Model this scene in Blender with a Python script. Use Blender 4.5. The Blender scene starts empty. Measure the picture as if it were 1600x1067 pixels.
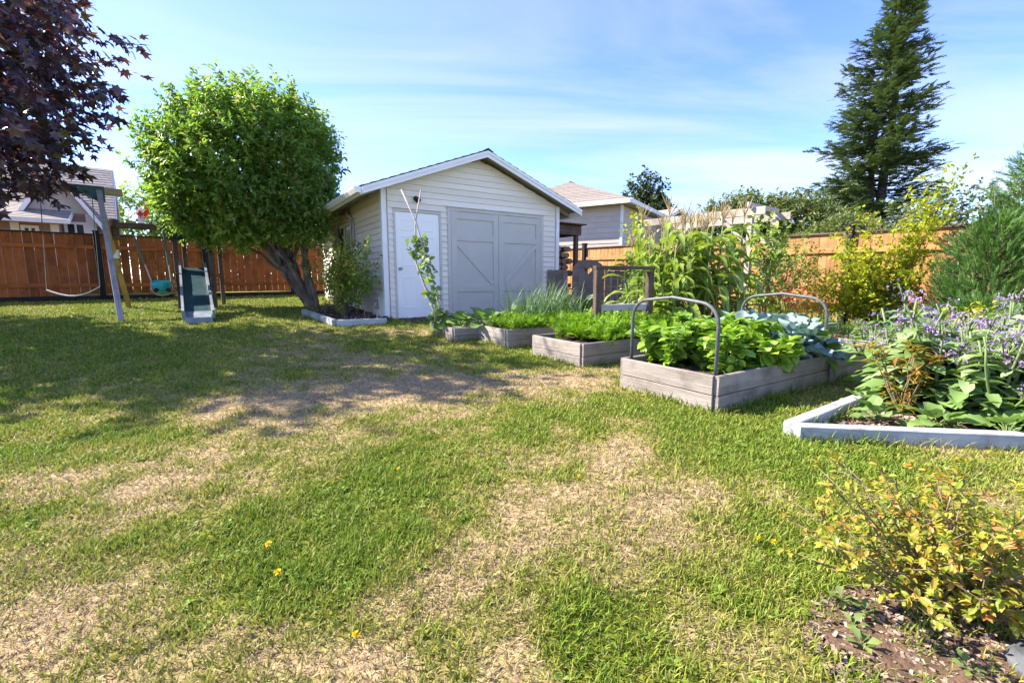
import bpy, math, random
import numpy as np
from mathutils import Vector, Matrix

random.seed(7)
RNG = np.random.default_rng(11)
R = math.radians
scene = bpy.context.scene
COL = scene.collection

# ------------------------------------------------------------------ camera
cam_d = bpy.data.cameras.new('camera')
cam_d.sensor_width = 36.0
cam_d.lens = 36.0 * 705 / 1600
cam_d.clip_start = 0.05
cam_d.clip_end = 2000
cam = bpy.data.objects.new('camera', cam_d)
COL.objects.link(cam)
cam.location = (0, 0, 1.0)
cam.rotation_euler = (R(90 - 7.87), 0, 0)
scene.camera = cam

# ------------------------------------------------------------------ light
SUN_AZ, SUN_EL = 78.0, 41.0            # degrees to the left of straight ahead, degrees up
SUN = Vector((-math.sin(R(SUN_AZ)) * math.cos(R(SUN_EL)), math.cos(R(SUN_AZ)) * math.cos(R(SUN_EL)), math.sin(R(SUN_EL))))
world = bpy.data.worlds.new('World')
scene.world = world
world.use_nodes = True
wn = world.node_tree
wn.nodes.clear()
def wnode(t): return wn.nodes.new(t)
sky = wnode('ShaderNodeTexSky'); sky.sky_type = 'NISHITA'; sky.sun_disc = False
sky.sun_elevation = R(SUN_EL); sky.sun_rotation = R(360 - SUN_AZ)
sky.air_density = 0.7; sky.dust_density = 0.0; sky.ozone_density = 3.0
bg = wnode('ShaderNodeBackground'); bg.inputs[1].default_value = 0.122
wout = wnode('ShaderNodeOutputWorld')
tc = wnode('ShaderNodeTexCoord'); sep = wnode('ShaderNodeSeparateXYZ')
wn.links.new(tc.outputs['Generated'], sep.inputs[0])
addz = wnode('ShaderNodeMath'); addz.operation = 'ADD'; addz.inputs[1].default_value = 0.122
wn.links.new(sep.outputs[2], addz.inputs[0])
mx = wnode('ShaderNodeMath'); mx.operation = 'MAXIMUM'; mx.inputs[1].default_value = 0.05
wn.links.new(addz.outputs[0], mx.inputs[0])
dx = wnode('ShaderNodeMath'); dx.operation = 'DIVIDE'
dy = wnode('ShaderNodeMath'); dy.operation = 'DIVIDE'
wn.links.new(sep.outputs[0], dx.inputs[0]); wn.links.new(mx.outputs[0], dx.inputs[1])
wn.links.new(sep.outputs[1], dy.inputs[0]); wn.links.new(mx.outputs[0], dy.inputs[1])
cmb = wnode('ShaderNodeCombineXYZ')
wn.links.new(dx.outputs[0], cmb.inputs[0]); wn.links.new(dy.outputs[0], cmb.inputs[1])
mp = wnode('ShaderNodeMapping'); mp.inputs['Rotation'].default_value = (0, 0, R(-10)); mp.inputs['Scale'].default_value = (0.5, 1.4, 1)
wn.links.new(cmb.outputs[0], mp.inputs[0])
cn = wnode('ShaderNodeTexNoise'); cn.inputs['Scale'].default_value = 0.9; cn.inputs['Detail'].default_value = 7
cn.inputs['Roughness'].default_value = 0.55; cn.inputs['Distortion'].default_value = 0.8
wn.links.new(mp.outputs[0], cn.inputs['Vector'])
cr = wnode('ShaderNodeValToRGB'); cr.color_ramp.elements[0].position = 0.40; cr.color_ramp.elements[1].position = 0.76
cr.color_ramp.elements[0].color = (0, 0, 0, 1); cr.color_ramp.elements[1].color = (0.75, 0.75, 0.75, 1)
wn.links.new(cn.outputs[0], cr.inputs[0])
mixc = wnode('ShaderNodeMix'); mixc.data_type = 'RGBA'
hsv = wnode('ShaderNodeHueSaturation'); hsv.inputs['Saturation'].default_value = 1.12; hsv.inputs['Hue'].default_value = 0.517
wn.links.new(sky.outputs[0], hsv.inputs['Color'])
wn.links.new(cr.outputs[0], mixc.inputs[0]); wn.links.new(hsv.outputs[0], mixc.inputs[6])
mixc.inputs[7].default_value = (2.15, 2.2, 2.3, 1)
wn.links.new(mixc.outputs[2], bg.inputs[0]); wn.links.new(bg.outputs[0], wout.inputs[0])

sun_d = bpy.data.lights.new('sun', 'SUN')
sun_d.energy = 3.7; sun_d.angle = R(0.53); sun_d.color = (1.0, 0.91, 0.76)
sun_o = bpy.data.objects.new('sun', sun_d); COL.objects.link(sun_o)
sun_o.location = SUN * 50
sun_o.rotation_euler = (-SUN).to_track_quat('-Z', 'Y').to_euler()

vs = scene.view_settings
vs.view_transform = 'Standard'; vs.look = 'None'; vs.gamma = 1.0; vs.use_curve_mapping = False
vs.exposure = 2.1
scene.cycles.max_bounces = 6
scene.cycles.transparent_max_bounces = 6

# ------------------------------------------------------------------ helpers
def ground_z(x, y):
    t = np.log1p(np.exp(np.clip((y - 5.5 - .35 * x) * 1.5, -30, 30))) / 1.5
    return .55 * (1 - np.exp(-t / 8))
def gz(x, y): return float(ground_z(np.float64(x), np.float64(y)))
def near(c): return tuple(c)

def vnoise(x, y, seed=0):
    xi = np.floor(x).astype(np.int64); yi = np.floor(y).astype(np.int64)
    xf = x - xi; yf = y - yi
    def h(a, b):
        n = (a * 374761393 + b * 668265263 + seed * 1442695041) & 0xffffffff
        n = ((n ^ (n >> 13)) * 1274126177) & 0xffffffff
        return ((n ^ (n >> 16)) & 0xffff) / 65535.0
    u = xf * xf * (3 - 2 * xf); v = yf * yf * (3 - 2 * yf)
    return (h(xi, yi) * (1 - u) + h(xi + 1, yi) * u) * (1 - v) + (h(xi, yi + 1) * (1 - u) + h(xi + 1, yi + 1) * u) * v
def fbm(x, y, s, o=4, seed=0):
    r = 0; a = .5; t = 0
    for i in range(o):
        r = r + a * vnoise(x * s + 17.3 * i, y * s - 9.1 * i, seed + i); t += a; a *= .5; s *= 2.03
    return r / t

def tag(o, label, cat, group=None, kind=None):
    if label: o['label'] = label
    if cat: o['category'] = cat
    if group: o['group'] = group
    if kind: o['kind'] = kind
    return o
def thing(name, label, cat, loc=(0, 0, 0), rz=0.0, group=None):
    o = bpy.data.objects.new(name, None); COL.objects.link(o)
    o.location = loc; o.rotation_euler = (0, 0, rz); o.empty_display_size = .1
    return tag(o, label, cat, group)
def link(name, me, parent=None):
    o = bpy.data.objects.new(name, me); COL.objects.link(o)
    if parent is not None: o.parent = parent
    return o
def dup(o, parent=None, loc=None, rz=None, sc=None, label=None):
    c = o.copy(); COL.objects.link(c); c.parent = parent
    if loc is not None: c.location = loc
    if rz is not None: c.rotation_euler = (0, 0, rz)
    if sc is not None: c.scale = (sc, sc, sc)
    if label: c['label'] = label
    for k in list(KIDS.get(o.name, [])): dup(k, c)
    return c
KIDS = {}
def kid(parent, o): KIDS.setdefault(parent.name, []).append(o); return o

def mesh_arrays(name, V, loops, totals, mat, smooth=False, colors=None):
    me = bpy.data.meshes.new(name)
    V = np.asarray(V, np.float32); loops = np.asarray(loops, np.int32); totals = np.asarray(totals, np.int32)
    me.vertices.add(len(V)); me.vertices.foreach_set('co', V.ravel())
    me.loops.add(len(loops)); me.loops.foreach_set('vertex_index', loops)
    me.polygons.add(len(totals))
    st = np.zeros(len(totals), np.int32); st[1:] = np.cumsum(totals)[:-1]
    me.polygons.foreach_set('loop_start', st); me.polygons.foreach_set('loop_total', totals)
    me.polygons.foreach_set('use_smooth', np.full(len(totals), bool(smooth)))
    if colors is not None:
        at = me.color_attributes.new('Col', 'FLOAT_COLOR', 'POINT')
        at.data.foreach_set('color', np.asarray(colors, np.float32).ravel())
    me.update(calc_edges=True)
    if mat is not None: me.materials.append(mat)
    return me

class MB:
    """collects geometry for one mesh"""
    def __init__(s): s.V = []; s.L = []; s.T = []; s.n = 0
    def arr(s, V, F):
        V = np.asarray(V, float).reshape(-1, 3)
        s.V.append(V)
        for f in F:
            s.L.append(np.asarray(f, np.int64) + s.n); s.T.append(np.array([len(f)]))
        s.n += len(V)
    def raw(s, V, loops, totals):
        s.V.append(V); s.L.append(np.asarray(loops, np.int64) + s.n); s.T.append(np.asarray(totals)); s.n += len(V)
    def box(s, a, b):
        x0, y0, z0 = a; x1, y1, z1 = b
        s.arr([(x0, y0, z0), (x1, y0, z0), (x1, y1, z0), (x0, y1, z0), (x0, y0, z1), (x1, y0, z1), (x1, y1, z1), (x0, y1, z1)],
              [(0, 3, 2, 1), (4, 5, 6, 7), (0, 1, 5, 4), (1, 2, 6, 5), (2, 3, 7, 6), (3, 0, 4, 7)])
    def hexa(s, P):
        s.arr(P, [(0, 3, 2, 1), (4, 5, 6, 7), (0, 1, 5, 4), (1, 2, 6, 5), (2, 3, 7, 6), (3, 0, 4, 7)])
    def beam(s, p, q, w, h, up=(0, 0, 1)):
        p = Vector(p); q = Vector(q); d = (q - p).normalized(); up = Vector(up)
        x = d.cross(up)
        if x.length < 1e-4: x = d.cross(Vector((1, 0, 0)))
        x.normalize(); z = x.cross(d).normalized(); x = x * w / 2; z = z * h / 2
        s.hexa([p - x - z, p + x - z, q + x - z, q - x - z, p - x + z, p + x + z, q + x + z, q - x + z])
    def prism(s, P, e):
        P = [Vector(p) for p in P]; e = Vector(e); n = len(P)
        s.arr([tuple(p) for p in P] + [tuple(p + e) for p in P],
              [tuple(range(n))[::-1], tuple(range(n, 2 * n))] + [(i, (i + 1) % n, n + (i + 1) % n, n + i) for i in range(n)])
    def tube(s, pts, rad, n=6, cap=True):
        pts = [Vector(p) for p in pts]; m = len(pts)
        if not hasattr(rad, '__len__'): rad = [rad] * m
        V = []; ref = None
        for i, p in enumerate(pts):
            d = (pts[min(i + 1, m - 1)] - pts[max(i - 1, 0)]).normalized()
            if ref is None:
                ref = d.cross(Vector((0, 0, 1)))
                if ref.length < .05: ref = d.cross(Vector((1, 0, 0)))
            x = (ref - d * ref.dot(d)).normalized(); ref = x; y = d.cross(x)
            for k in range(n):
                a = 2 * math.pi * k / n
                V.append(p + (x * math.cos(a) + y * math.sin(a)) * rad[i])
        F = [(i * n + k, i * n + (k + 1) % n, (i + 1) * n + (k + 1) % n, (i + 1) * n + k) for i in range(m - 1) for k in range(n)]
        if cap: F += [tuple(range(n))[::-1], tuple(range((m - 1) * n, m * n))]
        s.arr([tuple(v) for v in V], F)
    def ribbon(s, pts, wid, nrm, fold=.25):
        """strip with a folded midrib; nrm = vectors across the strip"""
        V = []; m = len(pts)
        for p, w, a in zip(pts, wid, nrm):
            p = Vector(p); a = Vector(a)
            V += [p - a * w / 2 + Vector((0, 0, fold * w)), p, p + a * w / 2 + Vector((0, 0, fold * w))]
        F = []
        for i in range(m - 1):
            b = i * 3; F += [(b, b + 1, b + 4, b + 3), (b + 1, b + 2, b + 5, b + 4)]
        s.arr([tuple(v) for v in V], F)
    def mesh(s, name, mat, smooth=False):
        return mesh_arrays(name, np.concatenate(s.V), np.concatenate(s.L), np.concatenate(s.T), mat, smooth)
    def build(s, name, mat, parent=None, smooth=False):
        o = link(name, s.mesh(name, mat, smooth), parent)
        if parent is not None: kid(parent, o)
        return o

def inst(T, P, Rm, S):
    """copies of template T=(verts, faces) at P with rotations Rm and scales S -> (V, loops, totals)"""
    tv = np.asarray(T[0], float); k = len(tv); N = len(P)
    S = np.asarray(S, float)
    if S.ndim == 1: S = np.repeat(S[:, None], 3, 1)
    V = np.einsum('nij,nkj->nki', Rm, tv[None] * S[:, None, :]) + P[:, None, :]
    tl = np.concatenate([np.asarray(f) for f in T[1]]); tt = np.array([len(f) for f in T[1]])
    L = (tl[None] + (np.arange(N) * k)[:, None]).ravel()
    return V.reshape(-1, 3), L, np.tile(tt, N)
def unit(v): return v / np.maximum(np.linalg.norm(v, axis=1, keepdims=True), 1e-9)
def frames(d, n):
    """rotation matrices: local Y along d, local Z close to n"""
    d = unit(np.asarray(d, float)); n = np.asarray(n, float)
    x = np.cross(d, n); bad = np.linalg.norm(x, axis=1) < 1e-3
    x[bad] = np.cross(d[bad], np.array([1, .3, .2])); x = unit(x); z = np.cross(x, d)
    return np.stack([x, d, z], axis=2)
def rdir(n): return unit(RNG.normal(size=(n, 3)))

def leaf_t(w=.4, fold=.1, droop=.12, mid=.45):
    return ([(0, 0, 0), (-w / 2, mid, fold), (0, mid, 0), (w / 2, mid, fold), (0, 1, -droop)],
            [(0, 2, 1), (0, 3, 2), (1, 2, 4), (2, 3, 4)])
def leaf_m(w=.45, fold=.08, droop=.15):
    return ([(0, 0, 0), (-w * .42, .3, fold), (0, .3, 0), (w * .42, .3, fold), (-w * .46, .66, fold - droop * .3), (0, .68, -droop * .3), (w * .46, .66, fold - droop * .3), (0, 1, -droop)],
            [(0, 2, 1), (0, 3, 2), (1, 2, 5, 4), (2, 3, 6, 5), (4, 5, 7), (5, 6, 7)])
def leaf_big(w=.6, fold=.1, droop=.2, wave=0.0, n=5, rnd=.6):
    V = [(0, 0, 0)]; F = []
    for i in range(1, n):
        t = i / n; ww = w * .5 * math.sin(math.pi * t ** .8) ** rnd
        z = -droop * t * t
        V += [(-ww, t, z + fold * ww * 2 + wave * math.sin(i * 2.3)), (-ww * .5, t + .01, z + fold * ww * .6), (0, t, z), (ww * .5, t + .01, z + fold * ww * .6), (ww, t, z + fold * ww * 2 - wave * math.sin(i * 2.9))]
    V.append((0, 1, -droop)); m = len(V) - 1
    F += [(0, 2, 1), (0, 3, 2), (0, 4, 3), (0, 5, 4)]
    for i in range(n - 2):
        b = 1 + i * 5
        for k in range(4): F.append((b + k, b + k + 1, b + k + 6, b + k + 5))
    b = 1 + (n - 2) * 5
    F += [(b + k, b + k + 1, m) for k in range(4)]
    return (V, F)
def maple_t():
    tips = [(-100, .55), (-55, .85), (0, 1.0), (55, .85), (100, .55)]
    V = [(0, 0, 0), (0, .3, .03)]; out = [(-140, .22)]
    for i, (a, r) in enumerate(tips):
        out.append((a, r))
        if i < 4: out.append((a + 27, .42))
    out.append((140, .22))
    for a, r in out:
        V.append((r * math.sin(R(a)) * .8, .3 + r * math.cos(R(a)) * .7, -.22 * r * r))
    n = len(out); F = [(1, 2 + i + 1, 2 + i) for i in range(n - 1)] + [(0, 1, 2), (1, 0, 2 + n - 1)]
    return (V, F)
def frond_t(n=8, ang=50, wid=.05, len_=.4, flat=.15):
    V = []; F = []
    def tri(p, q, w):
        p = Vector(p); q = Vector(q); x = (q - p).cross(Vector((0, 0, 1))).normalized() * w
        b = len(V); V.extend([tuple(p - x), tuple(p + x), tuple(q)]); F.append((b, b + 1, b + 2))
    tri((0, 0, 0), (0, 1, -.06), wid * .5)
    for i in range(n):
        t = .08 + .85 * i / n; l = len_ * (1 - .6 * t)
        for sgn in (-1, 1):
            a = R(ang + random.uniform(-12, 12))
            tri((0, t, 0), (sgn * l * math.sin(a), t + l * math.cos(a), flat * random.uniform(-1, 1) * l), wid)
    return (V, F)

def limb(mb, p, q, r0, r1, wob=.1, n=6, seg=6, bow=(0, 0, 0)):
    p = Vector(p); q = Vector(q); L = (q - p).length; pts = []; rad = []
    for i in range(seg + 1):
        t = i / seg; c = p.lerp(q, t) + Vector(bow) * math.sin(math.pi * t)
        if 0 < i < seg: c += Vector((random.uniform(-1, 1), random.uniform(-1, 1), random.uniform(-1, 1))) * wob * L / seg
        pts.append(c); rad.append(r0 + (r1 - r0) * t)
    mb.tube(pts, rad, n); return pts

_boards = {}
def board(parent, name, p, q, w, t, mat, n=(0, 0, 1), ch=.006):
    """a chamfered board from p to q in the parent's frame; w across, t along n"""
    p = Vector(p); q = Vector(q); d = (q - p); L = round(d.length, 3); d.normalize()
    key = (L, round(w, 4), round(t, 4), mat.name)
    if key not in _boards:
        c = min(ch, w * .2, t * .2); a, b = w / 2, t / 2
        sec = [(-a + c, -b), (a - c, -b), (a, -b + c), (a, b - c), (a - c, b), (-a + c, b), (-a, b - c), (-a, -b + c)]
        m = MB(); m.prism([(0, y, z) for y, z in sec], (L, 0, 0)); _boards[key] = m.mesh(name, mat)
    z = Vector(n); y = z.cross(d).normalized(); z = d.cross(y).normalized()
    o = link(name, _boards[key], parent)
    M = Matrix((d, y, z)).transposed().to_4x4(); M.translation = p
    o.matrix_local = M
    if parent is not None: kid(parent, o)
    return o

# ------------------------------------------------------------------ materials
def newmat(name):
    m = bpy.data.materials.new(name); m.use_nodes = True; nt = m.node_tree
    b = nt.nodes.get('Principled BSDF'); return m, nt, b
def N(nt, t, **kw):
    n = nt.nodes.new(t)
    for k, v in kw.items(): setattr(n, k, v)
    return n
def ramp(nt, cols, pos=None):
    r = N(nt, 'ShaderNodeValToRGB'); e = r.color_ramp.elements
    pos = pos or [i / (len(cols) - 1) for i in range(len(cols))]
    while len(e) < len(cols): e.new(.5)
    for i, (c, p) in enumerate(zip(cols, pos)):
        e[i].position = p; e[i].color = (*c, 1)
    return r
def noise_mat(name, cols, scale=8, rough=.7, bump=.2, bscale=60, detail=6, spec=.3, coord='Object', stretch=(1, 1, 1), metal=0, objvar=.0, pos=None, stain=0):
    m, nt, b = newmat(name); L = nt.links.new
    tcn = N(nt, 'ShaderNodeTexCoord'); mpn = N(nt, 'ShaderNodeMapping'); mpn.inputs['Scale'].default_value = stretch
    L(tcn.outputs[coord], mpn.inputs[0])
    oi = N(nt, 'ShaderNodeObjectInfo'); vm = N(nt, 'ShaderNodeVectorMath', operation='ADD')
    mul = N(nt, 'ShaderNodeMath', operation='MULTIPLY'); mul.inputs[1].default_value = 37.0
    L(oi.outputs['Random'], mul.inputs[0]); L(mpn.outputs[0], vm.inputs[0]); L(mul.outputs[0], vm.inputs[1])
    nz = N(nt, 'ShaderNodeTexNoise'); nz.inputs['Scale'].default_value = scale; nz.inputs['Detail'].default_value = detail
    nz.inputs['Roughness'].default_value = .6
    L(vm.outputs[0], nz.inputs['Vector'])
    rp = ramp(nt, cols, pos or ([.3, .7] if len(cols) == 2 else None)); L(nz.outputs[0], rp.inputs[0])
    src = rp.outputs[0]
    if objvar:
        hs = N(nt, 'ShaderNodeHueSaturation'); mr = N(nt, 'ShaderNodeMapRange')
        mr.inputs['To Min'].default_value = 1 - objvar; mr.inputs['To Max'].default_value = 1 + objvar
        L(oi.outputs['Random'], mr.inputs[0]); L(mr.outputs[0], hs.inputs['Value']); L(src, hs.inputs['Color']); src = hs.outputs[0]
    if stain:
        n3 = N(nt, 'ShaderNodeTexNoise'); n3.inputs['Scale'].default_value = stain; n3.inputs['Detail'].default_value = 5; n3.inputs['Roughness'].default_value = .7
        v3 = N(nt, 'ShaderNodeVectorMath', operation='ADD'); L(tcn.outputs[coord], v3.inputs[0]); L(mul.outputs[0], v3.inputs[1]); L(v3.outputs[0], n3.inputs['Vector'])
        r3 = ramp(nt, [(.5, .47, .44), (1, 1, 1), (1.18, 1.16, 1.12)], [.28, .52, .75]); L(n3.outputs[0], r3.inputs[0])
        m3 = N(nt, 'ShaderNodeMix', data_type='RGBA', blend_type='MULTIPLY'); m3.inputs[0].default_value = 1; L(src, m3.inputs[6]); L(r3.outputs[0], m3.inputs[7]); src = m3.outputs[2]
    L(src, b.inputs['Base Color'])
    b.inputs['Roughness'].default_value = rough; b.inputs['Metallic'].default_value = metal
    b.inputs['Specular IOR Level'].default_value = spec
    if bump:
        n2 = N(nt, 'ShaderNodeTexNoise'); n2.inputs['Scale'].default_value = bscale; n2.inputs['Detail'].default_value = 4
        L(vm.outputs[0], n2.inputs['Vector'])
        bp = N(nt, 'ShaderNodeBump'); bp.inputs['Strength'].default_value = bump; bp.inputs['Distance'].default_value = .01
        L(n2.outputs[0], bp.inputs['Height']); L(bp.outputs[0], b.inputs['Normal'])
    return m
def wood_mat(name, cols, rough=.75, var=.15, scale=3.0, bump=.35, spec=.2, pos=None, stain=2.5):
    return noise_mat(name, cols, scale=scale, rough=rough, bump=bump, bscale=scale * 6, detail=8, stretch=(.5, 9, 9), objvar=var, spec=spec, pos=pos, stain=stain)
def leaf_mat(name, cols, trans=.35, rough=.5, spec=.35, clump=1.3, tgain=(1.25, 1.35, .7), pos=None):
    m, nt, b = newmat(name); L = nt.links.new
    ge = N(nt, 'ShaderNodeNewGeometry'); rp = ramp(nt, cols, pos); L(ge.outputs['Random Per Island'], rp.inputs[0])
    tcn = N(nt, 'ShaderNodeTexCoord'); nz = N(nt, 'ShaderNodeTexNoise'); nz.inputs['Scale'].default_value = clump; nz.inputs['Detail'].default_value = 3
    L(tcn.outputs['Object'], nz.inputs['Vector'])
    mr = N(nt, 'ShaderNodeMapRange'); mr.inputs['From Min'].default_value = .3; mr.inputs['From Max'].default_value = .7
    mr.inputs['To Min'].default_value = .75; mr.inputs['To Max'].default_value = 1.25; L(nz.outputs[0], mr.inputs[0])
    hs = N(nt, 'ShaderNodeHueSaturation'); L(rp.outputs[0], hs.inputs['Color']); L(mr.outputs[0], hs.inputs['Value'])
    L(hs.outputs[0], b.inputs['Base Color']); b.inputs['Roughness'].default_value = rough; b.inputs['Specular IOR Level'].default_value = spec
    tr = N(nt, 'ShaderNodeBsdfTranslucent'); mg = N(nt, 'ShaderNodeMix', data_type='RGBA', blend_type='MULTIPLY')
    mg.inputs[0].default_value = 1; L(hs.outputs[0], mg.inputs[6]); mg.inputs[7].default_value = (*tgain, 1); L(mg.outputs[2], tr.inputs[0])
    ms = N(nt, 'ShaderNodeMixShader'); ms.inputs[0].default_value = trans
    L(b.outputs[0], ms.inputs[1]); L(tr.outputs[0], ms.inputs[2])
    L(ms.outputs[0], nt.nodes['Material Output'].inputs[0])
    return m
def attr_leaf_mat(name, trans=.3):
    m, nt, b = newmat(name); L = nt.links.new
    at = N(nt, 'ShaderNodeAttribute'); at.attribute_name = 'Col'
    L(at.outputs[0], b.inputs['Base Color']); b.inputs['Roughness'].default_value = .55; b.inputs['Specular IOR Level'].default_value = .25
    tr = N(nt, 'ShaderNodeBsdfTranslucent'); L(at.outputs[0], tr.inputs[0])
    ms = N(nt, 'ShaderNodeMixShader'); ms.inputs[0].default_value = trans
    L(b.outputs[0], ms.inputs[1]); L(tr.outputs[0], ms.inputs[2]); L(ms.outputs[0], nt.nodes['Material Output'].inputs[0])
    return m
def plain(name, c, rough=.5, metal=0, spec=.4, var=.12, scale=5, bump=.05):
    lo = tuple(x * (1 - var) for x in c); hi = tuple(min(1, x * (1 + var)) for x in c)
    return noise_mat(name, [lo, hi], scale=scale, rough=rough, bump=bump, bscale=40, spec=spec, metal=metal)

M = {}
M['siding'] = noise_mat('siding_paint', [(.73, .665, .585), (.80, .74, .655)], scale=1.5, rough=.55, bump=.06, bscale=25, stretch=(.6, 3, 3), objvar=.035)
M['trim'] = noise_mat('trim_paint', [(.74, .74, .75), (.82, .82, .83)], scale=3, rough=.5, bump=.04)
M['door'] = noise_mat('door_paint', [(.84, .82, .80), (.88, .865, .85)], scale=2, rough=.4, bump=.03)
M['garage'] = noise_mat('garage_paint', [(.49, .465, .43), (.54, .515, .48)], scale=2.5, rough=.55, bump=.1, bscale=30, objvar=.03)
M['soffit'] = noise_mat('soffit', [(.30, .28, .24), (.42, .39, .34)], scale=4, rough=.8)
M['shingle'] = noise_mat('shingle', [(.05, .05, .055), (.12, .11, .11)], scale=12, rough=.9, bump=.5, bscale=80, objvar=.2)
M['shingle_tan'] = noise_mat('shingle_tan', [(.19, .16, .14), (.28, .24, .21)], scale=9, rough=.9, bump=.3, objvar=.14)
M['shingle_grey'] = noise_mat('shingle_grey', [(.20, .17, .16), (.36, .31, .29)], scale=9, rough=.9, bump=.3, objvar=.16)
M['glass'] = plain('window_glass', (.03, .035, .04), rough=.08, spec=.6)
M['black'] = plain('black_plastic', (.015, .015, .017), rough=.45)
M['metal'] = plain('steel', (.35, .35, .36), rough=.35, metal=.8)
M['conduit'] = noise_mat('conduit', [(.07, .075, .08), (.14, .145, .15)], scale=20, rough=.5, bump=.05, metal=.2)
M['fence_brown'] = wood_mat('fence_brown', [(.13, .038, .014), (.27, .085, .028), (.36, .125, .046)], var=.28, rough=.7)
M['fence_cedar'] = wood_mat('fence_cedar', [(.27, .13, .05), (.43, .22, .09), (.54, .31, .14)], var=.24, rough=.7)
M['wood_black'] = wood_mat('wood_black', [(.010, .010, .012), (.028, .027, .03)], var=.2)
M['bed_wood'] = wood_mat('bed_wood', [(.12, .10, .085), (.27, .235, .21), (.42, .38, .345)], var=.16, scale=2.2, bump=.6)
M['grey_wood'] = wood_mat('grey_wood', [(.26, .22, .19), (.40, .35, .31), (.48, .43, .39)], var=.12)
M['swing_post'] = wood_mat('swing_post', [(.24, .23, .26), (.36, .35, .38)], var=.05)
M['swing_beam'] = wood_mat('swing_beam', [(.30, .22, .13), (.45, .35, .22)], var=.1)
M['brown_wood'] = wood_mat('brown_wood', [(.07, .05, .042), (.15, .105, .085)], var=.15)
M['yellow_wood'] = wood_mat('yellow_wood', [(.30, .19, .055), (.42, .28, .09)], var=.1)
M['gate_wood'] = wood_mat('gate_wood', [(.16, .125, .11), (.25, .20, .175)], var=.1)
M['log'] = wood_mat('log_wood', [(.12, .075, .045), (.30, .21, .14), (.45, .34, .22)], var=.35)
M['curb'] = wood_mat('curb_paint', [(.22, .225, .235), (.38, .39, .41), (.48, .495, .515)], var=.05, scale=4, bump=.4)
M['concrete'] = noise_mat('concrete', [(.42, .41, .40), (.56, .55, .54)], scale=10, rough=.85, bump=.3)
M['soil'] = noise_mat('soil', [(.035, .022, .015), (.10, .066, .045)], scale=14, rough=.95, bump=1.0, bscale=70)
M['soil_light'] = noise_mat('soil_light', [(.06, .036, .022), (.17, .105, .065)], scale=16, rough=.95, bump=1.0, bscale=60)
M['mulch'] = noise_mat('mulch_base', [(.09, .055, .04), (.24, .17, .13)], scale=22, rough=.95, bump=1.0, bscale=50)
M['chip'] = leaf_mat('bark_chips', [(.09, .05, .035), (.24, .16, .115), (.42, .34, .28)], trans=0.02, rough=.9)
M['bark'] = noise_mat('bark', [(.075, .058, .045), (.24, .19, .155)], scale=9, rough=.95, bump=1.0, bscale=30, stretch=(1, 1, .25))
M['bark_dark'] = noise_mat('bark_dark', [(.03, .025, .022), (.09, .075, .065)], scale=9, rough=.95, bump=.8, bscale=30)
M['twig'] = noise_mat('twig', [(.12, .085, .055), (.25, .19, .13)], scale=15, rough=.9)
M['driftwood'] = noise_mat('driftwood', [(.30, .25, .23), (.50, .44, .41)], scale=12, rough=.9, bump=.6)
M['wall_tan'] = noise_mat('wall_tan', [(.50, .42, .36), (.58, .50, .43)], scale=2, rough=.7, bump=.05, objvar=.02)
M['wall_brown'] = noise_mat('wall_brown', [(.28, .19, .155), (.34, .235, .195)], scale=2, rough=.7, bump=.05, objvar=.03)
M['wall_cream'] = noise_mat('wall_cream', [(.55, .50, .45), (.62, .57, .51)], scale=2, rough=.7)
M['green_plastic'] = plain('green_plastic', (.012, .085, .085), rough=.45)
M['slide'] = noise_mat('slide_green', [(.012, .04, .05), (.03, .07, .085)], scale=6, rough=.4, bump=.05)
M['slide_rail'] = noise_mat('slide_rail', [(.12, .15, .18), (.22, .26, .30)], scale=8, rough=.5)
M['teal'] = plain('teal_plastic', (.01, .30, .36), rough=.4)
M['navy'] = plain('navy_fabric', (.008, .035, .04), rough=.8)
M['rope'] = plain('rope', (.42, .42, .40), rough=.8)
M['rope_green'] = plain('rope_green', (.05, .12, .11), rough=.7)
M['white_belt'] = plain('white_belt', (.62, .60, .56), rough=.6)
M['flag_red'] = plain('flag_red', (.65, .03, .02), rough=.8)
M['flag_white'] = plain('flag_white', (.8, .8, .8), rough=.8)
M['rock'] = noise_mat('rock', [(.05, .052, .06), (.15, .155, .17)], scale=9, rough=.9, bump=.8, bscale=25)
M['orange_petal'] = leaf_mat('orange_petal', [(.75, .16, .01), (.85, .30, .02)], trans=.3)
M['yellow_petal'] = leaf_mat('yellow_petal', [(.85, .55, .01), (.9, .68, .02)], trans=.2)
M['red_petal'] = leaf_mat('red_petal', [(.55, .02, .03), (.75, .07, .10)], trans=.3)
M['blue_petal'] = leaf_mat('blue_petal', [(.16, .15, .62), (.28, .26, .75), (.42, .36, .78)], trans=.3, tgain=(1, 1, 1))
M['mauve_bud'] = leaf_mat('mauve_bud', [(.30, .16, .42), (.42, .26, .54), (.42, .33, .46)], trans=.25, tgain=(1, 1, 1))
M['lf_bush'] = leaf_mat('leaf_bush', [(.09, .17, .035), (.16, .29, .05), (.23, .35, .07), (.28, .33, .075), (.36, .25, .12)], pos=[0, .4, .75, .93, 1], trans=.52, rough=.35, spec=.5)
M['lf_maple'] = leaf_mat('leaf_maple', [(.03, .022, .042), (.07, .05, .08), (.10, .045, .05), (.12, .13, .04)], pos=[0, .5, .82, 1], trans=.3, rough=.3, spec=.7, tgain=(1.6, .9, .6))
M['needle'] = leaf_mat('needles', [(.06, .105, .05), (.115, .18, .07), (.18, .24, .085), (.24, .20, .10)], pos=[0, .5, .9, 1], trans=.12, rough=.6, clump=.35)
M['lf_far'] = leaf_mat('leaf_far', [(.07, .11, .025), (.13, .17, .045), (.20, .20, .07)], trans=.3)
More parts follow.
